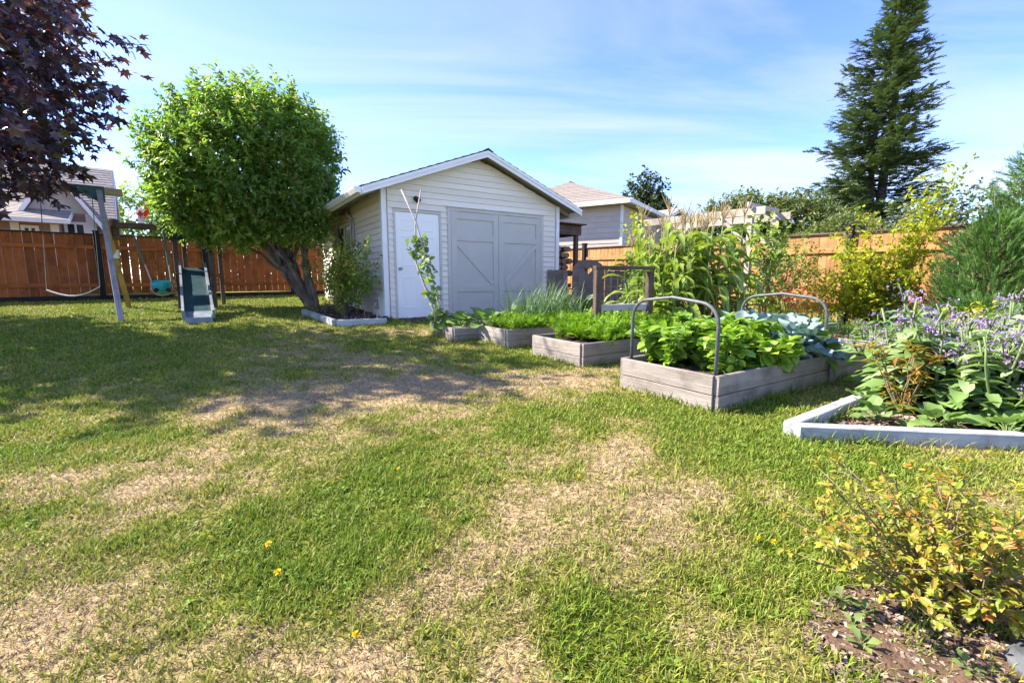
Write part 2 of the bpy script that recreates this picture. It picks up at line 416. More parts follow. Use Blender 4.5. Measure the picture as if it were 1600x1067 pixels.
M['lf_fardark'] = leaf_mat('leaf_fardark', [(.03, .055, .02), (.06, .09, .03), (.10, .12, .05)], trans=.25)
M['lf_farbright'] = leaf_mat('leaf_farbright', [(.12, .20, .03), (.22, .30, .05), (.30, .34, .06)], trans=.45)
M['lf_gold'] = leaf_mat('leaf_gold', [(.19, .28, .015), (.35, .40, .02), (.52, .47, .03)], trans=.45, tgain=(1.2, 1.2, .5))
M['lf_cyp'] = leaf_mat('leaf_cypress', [(.045, .12, .028), (.09, .19, .04), (.16, .26, .06)], trans=.25, rough=.6)
M['lf_hazel'] = leaf_mat('leaf_hazel', [(.07, .11, .05), (.13, .16, .09), (.19, .20, .12)], trans=.3)
M['lf_corn'] = leaf_mat('leaf_corn', [(.14, .23, .03), (.24, .33, .055), (.36, .42, .10)], trans=.35, rough=.4, spec=.45)
M['corn_dry'] = leaf_mat('corn_dry', [(.30, .22, .07), (.45, .34, .13)], trans=.3)
M['tassel'] = leaf_mat('tassel', [(.38, .28, .14), (.50, .39, .22)], trans=.2)
M['lf_leek'] = leaf_mat('leaf_leek', [(.06, .14, .055), (.12, .21, .09), (.20, .29, .15)], trans=.25, rough=.4)
M['lf_carrot'] = leaf_mat('leaf_carrot', [(.09, .20, .012), (.16, .30, .02), (.25, .37, .03)], trans=.45)
M['lf_basil'] = leaf_mat('leaf_basil', [(.14, .27, .025), (.25, .40, .04), (.36, .48, .08)], trans=.35, rough=.35, spec=.5)
M['lf_kale'] = leaf_mat('leaf_kale', [(.11, .185, .165), (.17, .26, .24), (.25, .35, .33)], trans=.15, rough=.5, clump=6)
M['lf_lettuce'] = leaf_mat('leaf_lettuce', [(.10, .24, .02), (.18, .33, .035), (.28, .40, .06)], trans=.4, clump=5)
M['lf_squash'] = leaf_mat('leaf_squash', [(.09, .17, .045), (.15, .25, .065), (.24, .33, .12)], trans=.3, clump=5)
M['lf_borage'] = leaf_mat('leaf_borage', [(.13, .24, .055), (.22, .33, .11), (.32, .42, .21)], trans=.3, rough=.7, clump=3)
M['lf_peony'] = leaf_mat('leaf_peony', [(.20, .16, .015), (.34, .24, .02), (.30, .12, .03)], trans=.35)
M['lf_azalea'] = leaf_mat('leaf_azalea', [(.15, .21, .025), (.28, .29, .035), (.43, .35, .05), (.50, .20, .06)], pos=[0, .42, .80, 1], trans=.35, rough=.4, clump=6)
M['lf_bean'] = leaf_mat('leaf_bean', [(.10, .18, .05), (.17, .26, .08), (.27, .33, .07)], trans=.35, clump=4)
M['lf_dark'] = leaf_mat('leaf_dark', [(.02, .05, .03), (.045, .085, .045)], trans=.2)
M['lf_peach'] = leaf_mat('leaf_peach', [(.10, .19, .03), (.19, .27, .04), (.38, .36, .05), (.45, .28, .05)], pos=[0, .5, .9, 1], trans=.35)
M['stem_green'] = plain('stem_green', (.14, .20, .06), rough=.6)
M['stem_straw'] = plain('stem_straw', (.48, .42, .16), rough=.6)
M['grass'] = attr_leaf_mat('grass_blades', .3)

# ------------------------------------------------------------------ ground
DRY = [(-2.02, 3.46, 0.79, 0.49, 1.0), (-1.38, 3.96, 0.79, 0.58, 0.9), (-0.67, 4.22, 0.54, 0.41, 0.9), (0.45, 4.45, 0.38, 0.4, 0.9), (-0.23, 3.98, 0.68, 0.47, 0.6), (-1.72, 2.08, 0.47, 0.32, 0.7), (-1.43, 1.33, 0.28, 0.21, 0.8), (-1.06, 1.11, 0.31, 0.13, 0.5), (-1.38, 1.15, 0.13, 0.13, 0.5), (-0.67, 1.84, 0.29, 0.42, -1.2), (-0.67, 2.24, 0.29, 0.28, -0.9), (-0.74, 1.5, 0.21, 0.18, -0.9), (-0.57, 2.59, 0.26, 0.26, -0.3), (0.6, 2.55, 0.33, 0.4, 0.9), (0.24, 1.96, 0.42, 0.37, 0.9), (0.0, 1.56, 0.27, 0.21, 0.8), (0.69, 1.9, 0.24, 0.23, 0.9), (0.44, 1.5, 0.15, 0.11, 0.5), (-0.17, 1.42, 0.12, 0.14, 0.5), (-0.31, 1.23, 0.21, 0.1, 0.4), (0.25, 1.23, 0.19, 0.16, -0.9), (0.33, 1.05, 0.13, 0.08, -0.6), (-0.04, 1.27, 0.11, 0.11, -0.3), (1.48, 2.71, 0.46, 0.52, -1.1), (1.89, 2.4, 0.54, 0.27, -1.2), (2.09, 3.78, 0.48, 0.65, -1.1), (0.98, 1.6, 0.2, 0.26, -1.1), (1.39, 1.84, 0.21, 0.28, -0.8), (0.28, 3.23, 0.46, 0.47, -0.8), (0.99, 3.39, 0.29, 0.52, -0.5), (-2.83, 2.59, 0.33, 0.41, -0.8), (-2.01, 1.74, 0.17, 0.25, -1.0), (-3.11, 3.38, 0.38, 0.33, -0.3), (-6.46, 8.26, 3.51, 5.04, -0.6), (-5.03, 5.14, 1.46, 1.73, -0.5), (-2.46, 7.17, 2.03, 0.92, 0.2), (-2.83, 5.32, 1.06, 0.85, 0.2), (-1.1, 5.07, 1.08, 0.46, 0.4), (0.64, 5.52, 0.7, 0.56, -0.6), (-1.43, 6.21, 0.88, 0.69, -0.2), (0.83, 1.11, 0.09, 0.13, 0.7), (0.54, 1.23, 0.09, 0.1, 0.5), (-0.62, 1.05, 0.24, 0.05, 0.4), (-0.41, 1.07, 0.15, 0.06, 0.3), (-0.17, 1.07, 0.12, 0.08, -0.3), (2.17, 1.98, 0.11, 0.09, 0.6), (1.2, 1.9, 0.11, 0.11, 0.4)]
def dryness(x, y):
    v = .40 + (fbm(x, y, 1.1, 4, 3) - .5) * .8 + (fbm(x, y, 5.5, 3, 9) - .5) * .85 + (fbm(x, y, 17, 2, 15) - .5) * .45
    for cx, cy, rx, ry, a in DRY:
        v = v + a * .42 * np.exp(-((x - cx) / rx) ** 2 - ((y - cy) / ry) ** 2)
    far = np.clip((y - 5) / 5, 0, 1)
    return np.clip(v * (1 - .25 * far), 0, 1)
GREEN, OLIVE, STRAW, PALE = (np.array(c) for c in ((.155, .245, .022), (.30, .305, .055), (.47, .355, .21), (.60, .48, .31)))
def grass_col(d):
    d = np.clip(d, 0, 1)[:, None]
    a = np.clip(d / .42, 0, 1); b = np.clip((d - .42) / .33, 0, 1)
    return (GREEN * (1 - a) + OLIVE * a) * (1 - b) + STRAW * b

xs = np.concatenate([-np.geomspace(400, 16.5, 14), np.arange(-16, -6, .25), np.arange(-6, 5, .07), np.arange(5, 13, .25), np.geomspace(13.5, 400, 14)])
ys = np.concatenate([-np.geomspace(300, 3, 10), np.arange(-2, .5, .25), np.arange(.5, 6.5, .06), np.arange(6.5, 20, .2), np.geomspace(20.5, 600, 18)])
X, Y = np.meshgrid(xs, ys); x = X.ravel(); y = Y.ravel()
z = ground_z(x, y) + (fbm(x, y, 2.2, 3, 21) - .5) * .03 * (np.hypot(x, y) < 25)
nx, ny = len(xs), len(ys)
ii, jj = np.meshgrid(np.arange(nx - 1), np.arange(ny - 1)); b0 = (jj * nx + ii).ravel()
loops = np.stack([b0, b0 + 1, b0 + nx + 1, b0 + nx], 1).ravel()
dr = dryness(x, y)
gc = grass_col(dr * .85 + .15) * (.5 + .38 * dr)[:, None]  # self-shading of the blades put into the ground colour, darkest where green
gc = np.concatenate([gc, np.ones((len(gc), 1))], 1)
gm, gnt, gb = newmat('lawn_ground')
at = N(gnt, 'ShaderNodeAttribute'); at.attribute_name = 'Col'
gtc = N(gnt, 'ShaderNodeTexCoord'); gn = N(gnt, 'ShaderNodeTexNoise'); gn.inputs['Scale'].default_value = 26; gn.inputs['Detail'].default_value = 8
gnt.links.new(gtc.outputs['Object'], gn.inputs['Vector'])
gr = ramp(gnt, [(.5, .47, .43), (1.2, 1.16, 1.08)], [.3, .68]); gnt.links.new(gn.outputs[0], gr.inputs[0])
gx = N(gnt, 'ShaderNodeMix', data_type='RGBA', blend_type='MULTIPLY'); gx.inputs[0].default_value = 1
gnt.links.new(at.outputs[0], gx.inputs[6]); gnt.links.new(gr.outputs[0], gx.inputs[7]); gnt.links.new(gx.outputs[2], gb.inputs['Base Color'])
gb.inputs['Roughness'].default_value = .95; gb.inputs['Specular IOR Level'].default_value = .1
gbp = N(gnt, 'ShaderNodeBump'); gbp.inputs['Strength'].default_value = .9; gbp.inputs['Distance'].default_value = .03
gnt.links.new(gn.outputs[0], gbp.inputs['Height']); gnt.links.new(gbp.outputs[0], gb.inputs['Normal'])
ground = link('ground', mesh_arrays('ground', np.stack([x, y, z], 1), loops, np.full(len(b0), 4), gm, True, gc))
tag(ground, 'patchy green and straw coloured lawn', None, kind='structure')

def inpoly(x, y, P):
    r = np.zeros(len(x), bool); n = len(P)
    for i in range(n):
        x0, y0 = P[i]; x1, y1 = P[(i + 1) % n]
        c = ((y0 > y) != (y1 > y)) & (x < (x1 - x0) * (y - y0) / (y1 - y0 + 1e-12) + x0)
        r ^= c
    return r
def sheet(name, P, mat, lift, label, step=.08, rag=0.0, bump=.02):
    """a piece of bare ground: a thin sheet of cells lying on the lawn"""
    px = [p[0] for p in P]; py = [p[1] for p in P]
    gx_, gy_ = np.meshgrid(np.arange(min(px) - .2, max(px) + .2, step), np.arange(min(py) - .2, max(py) + .2, step))
    h, w = gx_.shape; fx, fy = gx_.ravel(), gy_.ravel()
    jx = (fbm(fx, fy, 3.1, 3, 5) - .5) * rag; jy = (fbm(fx, fy, 3.1, 3, 6) - .5) * rag
    ins = inpoly(fx + jx, fy + jy, P).reshape(h, w)
    keep = ins[:-1, :-1] & ins[1:, :-1] & ins[:-1, 1:] & ins[1:, 1:]
    jj_, ii_ = np.nonzero(keep); b_ = jj_ * w + ii_
    lp = np.stack([b_, b_ + 1, b_ + w + 1, b_ + w], 1)
    used = np.unique(lp); mp_ = np.full(h * w, -1); mp_[used] = np.arange(len(used))
    V = np.stack([fx, fy, ground_z(fx, fy) + lift + (fbm(fx, fy, 4, 3, 8) - .5) * bump], 1)[used]
    o = link(name, mesh_arrays(name, V, mp_[lp].ravel(), np.full(len(lp), 4), mat, True))
    return tag(o, label, None, kind='structure')

A33 = R(33.0)
AV = np.array([math.cos(A33), math.sin(A33)]); BV = np.array([-math.sin(A33), math.cos(A33)])
def loc2(o, u, v): return (o[0] + AV[0] * u + BV[0] * v, o[1] + AV[1] * u + BV[1] * v)
SHED = (-2.45, 8.80, .20)
BEDS = [((1.54, 3.32), 3.30, .95, 0.0, .28), ((.79, 5.00), 1.75, .95, 0.01, .275), ((-.07, 6.10), 2.3, .95, .045, .275), ((-.85, 6.56), 1.3, .85, .09, .20)]
def rect(o, L, W, m=0.0): return [loc2(o, -m, -m), loc2(o, L + m, -m), loc2(o, L + m, W + m), loc2(o, -m, W + m)]
GARDEN = [(1.55, 6.1), (2.6, 6.1), (4.5, 5.5), (5.3, 5.0), (9.2, 3.9), (9.6, 5.2), (6.7, 9.25), (3.7, 13.3), (1.9, 12.0), (1.15, 9.2), (1.0, 7.4)]
BORDER = [(1.86, 2.745), (4.3, 2.41), (9.2, 3.6), (9.2, 5.0), (5.0, 4.95), (3.35, 3.82)]
SIDEBED = [(-4.22, 9.33), (-3.05, 7.86), (-2.35, 8.17), (-2.42, 8.76), (-4.95, 12.6)]
AZPATCH = [(.92, 1.26), (1.1, 1.36), (1.5, 1.35), (1.9, 1.3), (2.1, 1.0), (1.9, .75), (.9, .8), (.80, 1.0), (.80, 1.12)]
APRON = [loc2(SHED, .1, -.75), loc2(SHED, 4.6, -.75), loc2(SHED, 4.6, .05), loc2(SHED, .1, .05)]
sheet('garden_soil', GARDEN, M['mulch'], .014, 'brown bark mulch of the vegetable garden', step=.12, rag=.25)
sheet('border_mulch', BORDER, M['mulch'], .012, 'pale bark mulch inside the white border', step=.07)
sheet('side_bed_soil', SIDEBED, M['soil'], .02, 'dark soil beside the shed wall', step=.1)
sheet('bare_soil', AZPATCH, M['soil_light'], .008, 'bare brown soil around the low yellow shrub', step=.03, rag=.3)
sheet('gravel_strip', APRON, M['soil'], .010, 'dark gravel strip along the shed doors', step=.12)

EXCL = [rect(b[0], b[1], b[2], .01) for b in BEDS] + [rect(SHED, 4.25, 5.8, .0), GARDEN, BORDER, SIDEBED, APRON]
# grass blades
def blades(n, m0=0.0, m1=.7, margin=False):
    yy = np.linspace(.75, 17, 4000); dens = np.where(yy < 1.5, 1.0, (1.5 / yy) ** 1.65) * (2.4 * yy + 1.4)
    cdf = np.cumsum(dens); cdf /= cdf[-1]
    y = np.interp(RNG.random(n), cdf, yy); x = (RNG.random(n) * 2 - 1) * (1.2 * y + .7)
    if margin:      # sparser, wider blades on the lawn to either side of the view
        y = np.where(RNG.random(n) < .3, RNG.uniform(-.6, 1.4, n), y); x = np.sign(RNG.random(n) - .5) * (np.where(y > .7, 1.2 * y + .7, 0) + RNG.random(n) * 2.2 * (1 + .12 * y))
    ok = np.ones(n, bool)
    for P in EXCL: ok &= ~inpoly(x, y, P)
    j = (fbm(x, y, 3.1, 3, 5) - .5) * .3; ok &= ~(inpoly(x + j, y + (fbm(x, y, 3.1, 3, 6) - .5) * .3, AZPATCH) & (RNG.random(n) > .06 + .5 * (fbm(x, y, 9, 2, 41) > .56)))
    x, y = x[ok], y[ok]; n = len(x)
    d = dryness(x, y); own = np.clip(d + RNG.normal(size=n) * .26, 0, 1)
    dry = own > .52
    tuft = fbm(x, y, 7.0, 2, 31)
    keep = RNG.random(n) < np.where(dry, .85, .55 + .9 * (tuft - .2))
    x, y, d, own, dry, tuft = (q[keep] for q in (x, y, d, own, dry, tuft)); n = len(x)
    col = grass_col(own); col[dry] = col[dry] * .7 + .3 * PALE * RNG.random((dry.sum(), 1)) * 1.2
    col *= RNG.uniform(.75, 1.25, (n, 1))
    tilt = np.where(dry, RNG.uniform(.7, 1.5, n), RNG.uniform(.15, 1.0, n)); az = RNG.random(n) * 2 * math.pi
    dirv = np.stack([np.sin(tilt) * np.cos(az), np.sin(tilt) * np.sin(az), np.cos(tilt)], 1)
    L = np.where(dry, RNG.uniform(.018, .042, n), RNG.uniform(.018, .040, n) * (.75 + .8 * tuft)) * (1 + .025 * y)
    W = np.where(dry, .0010, .0015) * (.8 + .55 * y ** .9) * RNG.uniform(.7, 1.3, n)
    near_edge = np.zeros(n, bool)
    for Q in EXCL:
        for (ax_, ay_), (bx_, by_) in zip(Q, Q[1:] + Q[:1]):
            ex, ey = bx_ - ax_, by_ - ay_; tt_ = np.clip(((x - ax_) * ex + (y - ay_) * ey) / (ex * ex + ey * ey), 0, 1)
            near_edge |= (x - ax_ - tt_ * ex) ** 2 + (y - ay_ - tt_ * ey) ** 2 < .0055
    L = np.where(near_edge & ~dry, L * RNG.uniform(1.3, 2.6, n), L)
    P = np.stack([x, y, ground_z(x, y) + (fbm(x, y, 2.2, 3, 21) - .5) * .03 - .002], 1)
    T = ([(-1, 0, 0), (1, 0, 0), (-.75, .55, .02), (.75, .55, .02), (0, 1, -.14)], [(0, 1, 3, 2), (2, 3, 4)])
    up = np.stack([RNG.normal(size=n) * .4, RNG.normal(size=n) * .4, np.ones(n)], 1)
    if margin: W = W * 1.9; L = L * 1.2
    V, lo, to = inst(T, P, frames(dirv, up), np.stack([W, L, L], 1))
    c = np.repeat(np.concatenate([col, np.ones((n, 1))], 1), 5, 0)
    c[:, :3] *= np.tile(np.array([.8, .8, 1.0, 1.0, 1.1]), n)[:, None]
    return V, lo, to, c
V, lo, to, c = blades(588000); V2, lo2, to2, c2 = blades(85000, margin=True)
lo = np.concatenate([lo, lo2 + len(V)]); V = np.concatenate([V, V2]); to = np.concatenate([to, to2]); c = np.concatenate([c, c2])
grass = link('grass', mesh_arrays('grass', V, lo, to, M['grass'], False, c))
tag(grass, 'short mown grass blades, green and dried, all over the lawn', 'grass', kind='stuff')

# broad-leaved weeds in the turf
n = 1500
x = RNG.uniform(-2.6, 2.6, n); y = RNG.uniform(.9, 5.2, n)
ok = (dryness(x, y) < .45) & (fbm(x, y, 2.3, 3, 77) > .52) & (np.abs(x) < 1.2 * y + .5)
for P in EXCL + [AZPATCH]: ok &= ~inpoly(x, y, P)
x, y = x[ok], y[ok]; k = 6; n = len(x)
x = np.repeat(x, k); y = np.repeat(y, k); a = np.tile(np.arange(k) * 2 * math.pi / k, n) + RNG.random(n * k) * .8
d = np.stack([np.cos(a), np.sin(a), RNG.uniform(.15, .8, n * k)], 1)
P = np.stack([x, y, ground_z(x, y) + .004], 1)
V, lo, to = inst(leaf_t(.55, .08, .25, .6), P, frames(d, np.tile([0, 0, 1.], (n * k, 1))), RNG.uniform(.012, .035, n * k))
c = np.repeat(np.concatenate([np.array([[.17, .24, .035]]) * RNG.uniform(.7, 1.6, (n * k, 1)), np.ones((n * k, 1))], 1), 5, 0)
weeds = link('lawn_weeds', mesh_arrays('lawn_weeds', V, lo, to, M['grass'], False, c))
tag(weeds, 'small clover and broad leaved weeds growing in the turf', 'weeds', kind='stuff')

def chips(name, label, P, n, size, mat, lift):
    px = [p[0] for p in P]; py = [p[1] for p in P]
    x = RNG.uniform(min(px), max(px), n); y = RNG.uniform(min(py), max(py), n); ok = inpoly(x, y, P); x, y = x[ok], y[ok]; n = len(x)
    d = rdir(n); d[:, 2] *= .25; up = rdir(n) * .5; up[:, 2] = 1
    T = ([(-.3, 0, 0), (.3, 0, 0), (.22, 1, .05), (-.25, .9, .05), (-.2, .1, -.15), (.25, .1, -.15), (.2, .9, -.1), (-.2, .9, -.1)],
         [(0, 1, 2, 3), (4, 7, 6, 5), (0, 4, 5, 1), (2, 6, 7, 3)])
    V, lo, to = inst(T, np.stack([x, y, ground_z(x, y) + lift], 1), frames(d, up), RNG.uniform(.4, 1.3, n) * size)
    o = link(name, mesh_arrays(name, V, lo, to, mat)); return tag(o, label, 'bark chips', kind='stuff')
chips('bark_chips', 'loose pale bark chips inside the white timber border', [(1.86, 2.75), (3.4, 2.55), (4.6, 2.6), (4.2, 4.2), (3.35, 3.82)], 9000, .03, M['chip'], .02)
chips('garden_bark', 'bark chips between the vegetable bed and the cedar fence', GARDEN, 16000, .04, M['chip'], .025)
chips('side_bed_bark', 'dark bark chips in the bed along the shed wall', SIDEBED, 4500, .04, M['chip'], .03)
chips('soil_litter', 'dry twigs and leaf litter on the bare soil under the low shrub', AZPATCH, 6500, .015, M['chip'], .012)

# ------------------------------------------------------------------ shed
def siding_piece(parent, s0b, s1b, s0t, s1t, z0, z1, mat, proud=.028):
    """one lap board on the front plane y=0 facing -y, ends may be raked"""
    m = MB(); y0, y1 = -.004, .012
    m.hexa([(s0b, -proud, z0), (s1b, -proud, z0), (s1b, y1, z0), (s0b, y1, z0), (s0t, y0, z1 - .001), (s1t, y0, z1 - .001), (s1t, y1, z1 - .001), (s0t, y1, z1 - .001)])
    return m.build('siding_board', mat, parent)
shed = thing('garden_shed', 'pale grey clapboard shed with white door and grey double barn doors', 'shed', SHED, A33)
SL, SW, WH, PK = 4.22, 5.78, 2.50, .80
CH = .118
k = 0; z0 = .03
while z0 < WH + PK - .06:
    z1 = min(z0 + CH, WH + PK)
    def lim(z):
        if z <= WH: return .09, SL - .09
        f = (z - WH) / PK * SL / 2; return f + .02, SL - f - .02
    l0, r0 = lim(z0); l1, r1 = lim(z1); zm = (z0 + z1) / 2
    if zm <= WH: l0, r0 = l1, r1 = .09, SL - .09
    cuts = []
    if zm < 2.12: cuts.append((.185, 1.185))
    if zm < 2.25: cuts.append((1.32, 3.78))
    a = l0; at_ = l1; segs = []
    for c0, c1 in cuts: segs.append((a, c0, at_, c0)); a = at_ = c1
    segs.append((a, r0, at_, r1))
    for s0b, s1b, s0t, s1t in segs:
        if s1t - s0t > .02: siding_piece(shed, s0b, s1b, s0t, s1t, z0, z1, M['siding'])
    z0 = z1; k += 1
# side wall boards face -x: plane x=0, running along y
WIN = (2.35, 3.75, 1.05, 2.12)
z0 = .03
while z0 < WH - .02:
    z1 = min(z0 + CH, WH); zm = (z0 + z1) / 2
    segs = [(.09, SW)] if not (WIN[2] < zm < WIN[3]) else [(.09, WIN[0]), (WIN[1], SW)]
    for a, b in segs:
        m = MB()
        m.hexa([(-.028, a, z0), (.012, a, z0), (.012, b, z0), (-.028, b, z0), (-.004, a, z1 - .001), (.012, a, z1 - .001), (.012, b, z1 - .001), (-.004, b, z1 - .001)])
        m.build('siding_board', M['siding'], shed)
    z0 = z1
m = MB()   # structural shell behind the boards
m.prism([(.014, .02, 0), (SL - .014, .02, 0), (SL - .014, .02, WH), (SL / 2, .02, WH + PK - .02), (.014, .02, WH)], (0, SW - .04, 0))
m.build('wall', M['siding'], shed)
for (x0, y0) in ((-.034, -.034), (SL - .056, -.034)):
    m = MB(); m.box((x0, y0, 0), (x0 + .09, y0 + .115, WH + .0)); m.build('corner_board', M['trim'], shed)
# door
m = MB(); m.box((.185, -.03, 0), (.228, .018, 2.12)); m.box((1.142, -.03, 0), (1.185, .018, 2.12)); m.box((.185, -.0305, 2.09), (1.185, .0185, 2.13)); m.build('door_frame', M['garage'], shed)
door = MB(); door.box((.232, -.012, .03), (1.138, .018, 2.085)); door = door.build('door', M['door'], shed)
for (x0, x1, z0, z1) in ((.34, .62, 1.73, 1.95), (.75, 1.03, 1.73, 1.95), (.34, .62, 1.05, 1.63), (.75, 1.03, 1.05, 1.63), (.34, .62, .22, .85), (.75, 1.03, .22, .85)):
    m = MB(); c = .035
    m.arr([(x0, -.0125, z0), (x1, -.0125, z0), (x1, -.0125, z1), (x0, -.0125, z1), (x0 + .012, -.019, z0 + .012), (x1 - .012, -.019, z0 + .012), (x1 - .012, -.019, z1 - .012), (x0 + .012, -.019, z1 - .012),
           (x0 + c, -.0128, z0 + c), (x1 - c, -.0128, z0 + c), (x1 - c, -.0128, z1 - c), (x0 + c, -.0128, z1 - c)],
          [(i, (i + 1) % 4, 4 + (i + 1) % 4, 4 + i) for i in range(4)] + [(4 + i, 4 + (i + 1) % 4, 8 + (i + 1) % 4, 8 + i) for i in range(4)] + [(8, 9, 10, 11)])
    m.build('door_panel', M['door'], door)
m = MB(); m.tube([(.30, -.012, 1.0), (.30, -.03, 1.0), (.30, -.035, 1.0), (.30, -.05, 1.0), (.30, -.075, 1.0), (.30, -.085, 1.0)], [.03, .03, .012, .012, .03, .018], 12); m.build('door_knob', M['metal'], door, True)
m = MB(); m.box((.16, -.10, -.02), (1.2, .02, .028)); m.build('threshold', M['concrete'], shed)
# barn doors
m = MB(); m.box((1.322, -.034, 0), (1.40, .016, 2.25)); m.box((3.70, -.034, 0), (3.778, .016, 2.25)); m.box((1.322, -.0345, 2.19), (3.778, .0165, 2.262)); m.build('garage_frame', M['garage'], shed)
m = MB(); m.box((1.31, -.075, 2.264), (3.79, -.012, 2.285)); m.build('drip_cap', M['trim'], shed)
for (x0, x1, flip) in ((1.405, 2.545, 0), (2.555, 3.695, 1)):
    d = MB(); d.box((x0, -.012, .02), (x1, .016, 2.185)); d = d.build('barn_door', M['garage'], shed)
    w = .13; zz = (.02, .55, 1.62, 2.07)
    yb = -.034
    def plank(p, q, ww, dy=0):
        mm = MB(); mm.beam((p[0], -.023 + dy, p[1]), (q[0], -.023 + dy, q[1]), .024, ww, up=(0, 0, 1) if abs(p[0] - q[0]) > .05 else (1, 0, 0)); mm.build('door_rail', M['garage'], d)
    plank((x0 + w / 2, .02), (x0 + w / 2, 2.185), w); plank((x1 - w / 2, .02), (x1 - w / 2, 2.185), w)
    for zc, ww in ((.09, .14), (.60, .13), (1.66, .13), (2.11, .14)): plank((x0 + w, zc), (x1 - w, zc), ww, .002)
    p, q = ((x0 + w, 1.56), (x1 - w, .70)) if not flip else ((x1 - w, 1.56), (x0 + w, .70))
    mm = MB(); mm.beam((p[0], -.0225, p[1]), (q[0], -.0225, q[1]), .021, .10); mm.build('door_brace', M['garage'], d)
    hx = x0 + .03 if not flip else x1 - .03
    for hz in (.3, 1.9):
        mm = MB(); mm.box((hx - .04, -.041, hz), (hx + .04, -.035, hz + .09)); mm.build('hinge', M['garage'], d)
# roof
OV, FO = .46, .32
def roof_z(s): return WH + PK + .07 - abs(s - SL / 2) * PK / (SL / 2)
for sgn in (-1, 1):
    e = SL / 2 + sgn * (SL / 2 + OV); c = SL / 2
    m = MB(); m.prism([(c, -FO, roof_z(c)), (e, -FO, roof_z(e)), (e, -FO, roof_z(e) + .03), (c, -FO, roof_z(c) + .03)], (0, SW + FO * 2, 0))
    m.build('roof_deck', M['soffit'], shed)
    nsh = 14
    sl = Vector((e - c, 0, roof_z(e) - roof_z(c)))
    for i in range(nsh):
        a = i / nsh; b = (i + 1) / nsh + .012
        p = Vector((c, -FO - .02, roof_z(c) + .034)) + sl * a; q = Vector((c, -FO - .02, roof_z(c) + .050)) + sl * min(b, 1.012)
        m = MB(); m.prism([p, q, q + Vector((0, 0, .008)), p + Vector((0, 0, .008))], (0, SW + FO * 2 + .04, 0)); m.build('shingle_course', M['shingle'], shed)
    m = MB()  # rake board on the gable
    m.prism([(c, -FO - .002, roof_z(c) - .10), (e, -FO - .002, roof_z(e) - .10), (e, -FO - .002, roof_z(e) + .028), (c, -FO - .002, roof_z(c) + .028)], (0, -.024, 0)); m.build('rake_board', M['trim'], shed)
    m = MB()
    m.prism([(c, -FO - .027, roof_z(c) - .03), (e, -FO - .027, roof_z(e) - .03), (e, -FO - .027, roof_z(e) + .026), (c, -FO - .027, roof_z(c) + .026)], (0, -.018, 0)); m.build('rake_trim', M['trim'], shed)
    for i in range(8):   # exposed rafters
        yy = .1 + i * (SW - .25) / 7
        w0 = 0 if sgn < 0 else SL
        m = MB(); m.prism([(w0, yy, roof_z(w0) - .10), (e - sgn * .03, yy, roof_z(e) - .09), (e - sgn * .03, yy, roof_z(e) - .003), (w0, yy, roof_z(w0) - .003)], (0, .045, 0)); m.build('rafter', M['soffit'], shed)
    g0 = e + sgn * .002
    m = MB(); m.box((min(g0, g0 + sgn * .025), -FO + .0, roof_z(e) - .11), (max(g0, g0 + sgn * .025), SW + FO, roof_z(e) + .02)); m.build('fascia', M['trim'], shed)
    if sgn < 0:
        gx0 = g0 - .026; zt = roof_z(e) + .015
        prof = [(gx0, zt), (gx0 - .11, zt), (gx0 - .115, zt - .03), (gx0 - .075, zt - .10), (gx0, zt - .10)]
        m = MB(); m.prism([(px, -FO - .03, pz) for px, pz in prof], (0, SW + FO * 2 + .04, 0)); m.build('gutter', M['trim'], shed)
m = MB(); m.prism([(SL / 2 - .13, -FO - .05, roof_z(SL / 2) + .005), (SL / 2, -FO - .05, roof_z(SL / 2) + .055), (SL / 2 + .13, -FO - .05, roof_z(SL / 2) + .005), (SL / 2, -FO - .05, roof_z(SL / 2) + .075)], (0, SW + FO * 2 + .1, 0)); m.build('ridge_cap', M['shingle'], shed)
# lamp above the door
m = MB(); m.tube([(.66, -.01, 2.36), (.66, -.03, 2.36)], [.05, .05], 10); m.tube([(.66, -.03, 2.36), (.66, -.09, 2.37), (.66, -.12, 2.33), (.66, -.14, 2.31)], [.02, .02, .055, .06], 10); m.build('wall_lamp', M['black'], shed, True)
# window on the side
a, b, z0, z1 = WIN
win = MB(); f = .07
win.box((-.035, a, z0), (.02, a + f, z1)); win.box((-.035, b - f, z0), (.02, b, z1)); win.box((-.034, a + f, z0), (.02, b - f, z0 + f)); win.box((-.034, a + f, z1 - f), (.02, b - f, z1))
win = win.build('window', M['trim'], shed)
m = MB(); m.box((.000, a + f, z0 + f), (.008, b - f, z1 - f)); m.build('pane', M['glass'], win)
m = MB(); m.box((-.02, (a + b) / 2 - .03, z0 + f), (-.002, (a + b) / 2 + .03, z1 - f)); m.build('mullion', M['trim'], win)
m = MB(); m.box((-.07, a - .04, z0 - .05), (.015, b + .04, z0 - .002)); m.build('window_sill', M['trim'], win)
# downspout stub by the corner
m = MB(); m.tube([(-.06, .06, .02), (-.06, -.06, .05), (-.05, -.14, .05)], [.04, .045, .05], 10); m.build('drain_elbow', M['black'], shed, True)
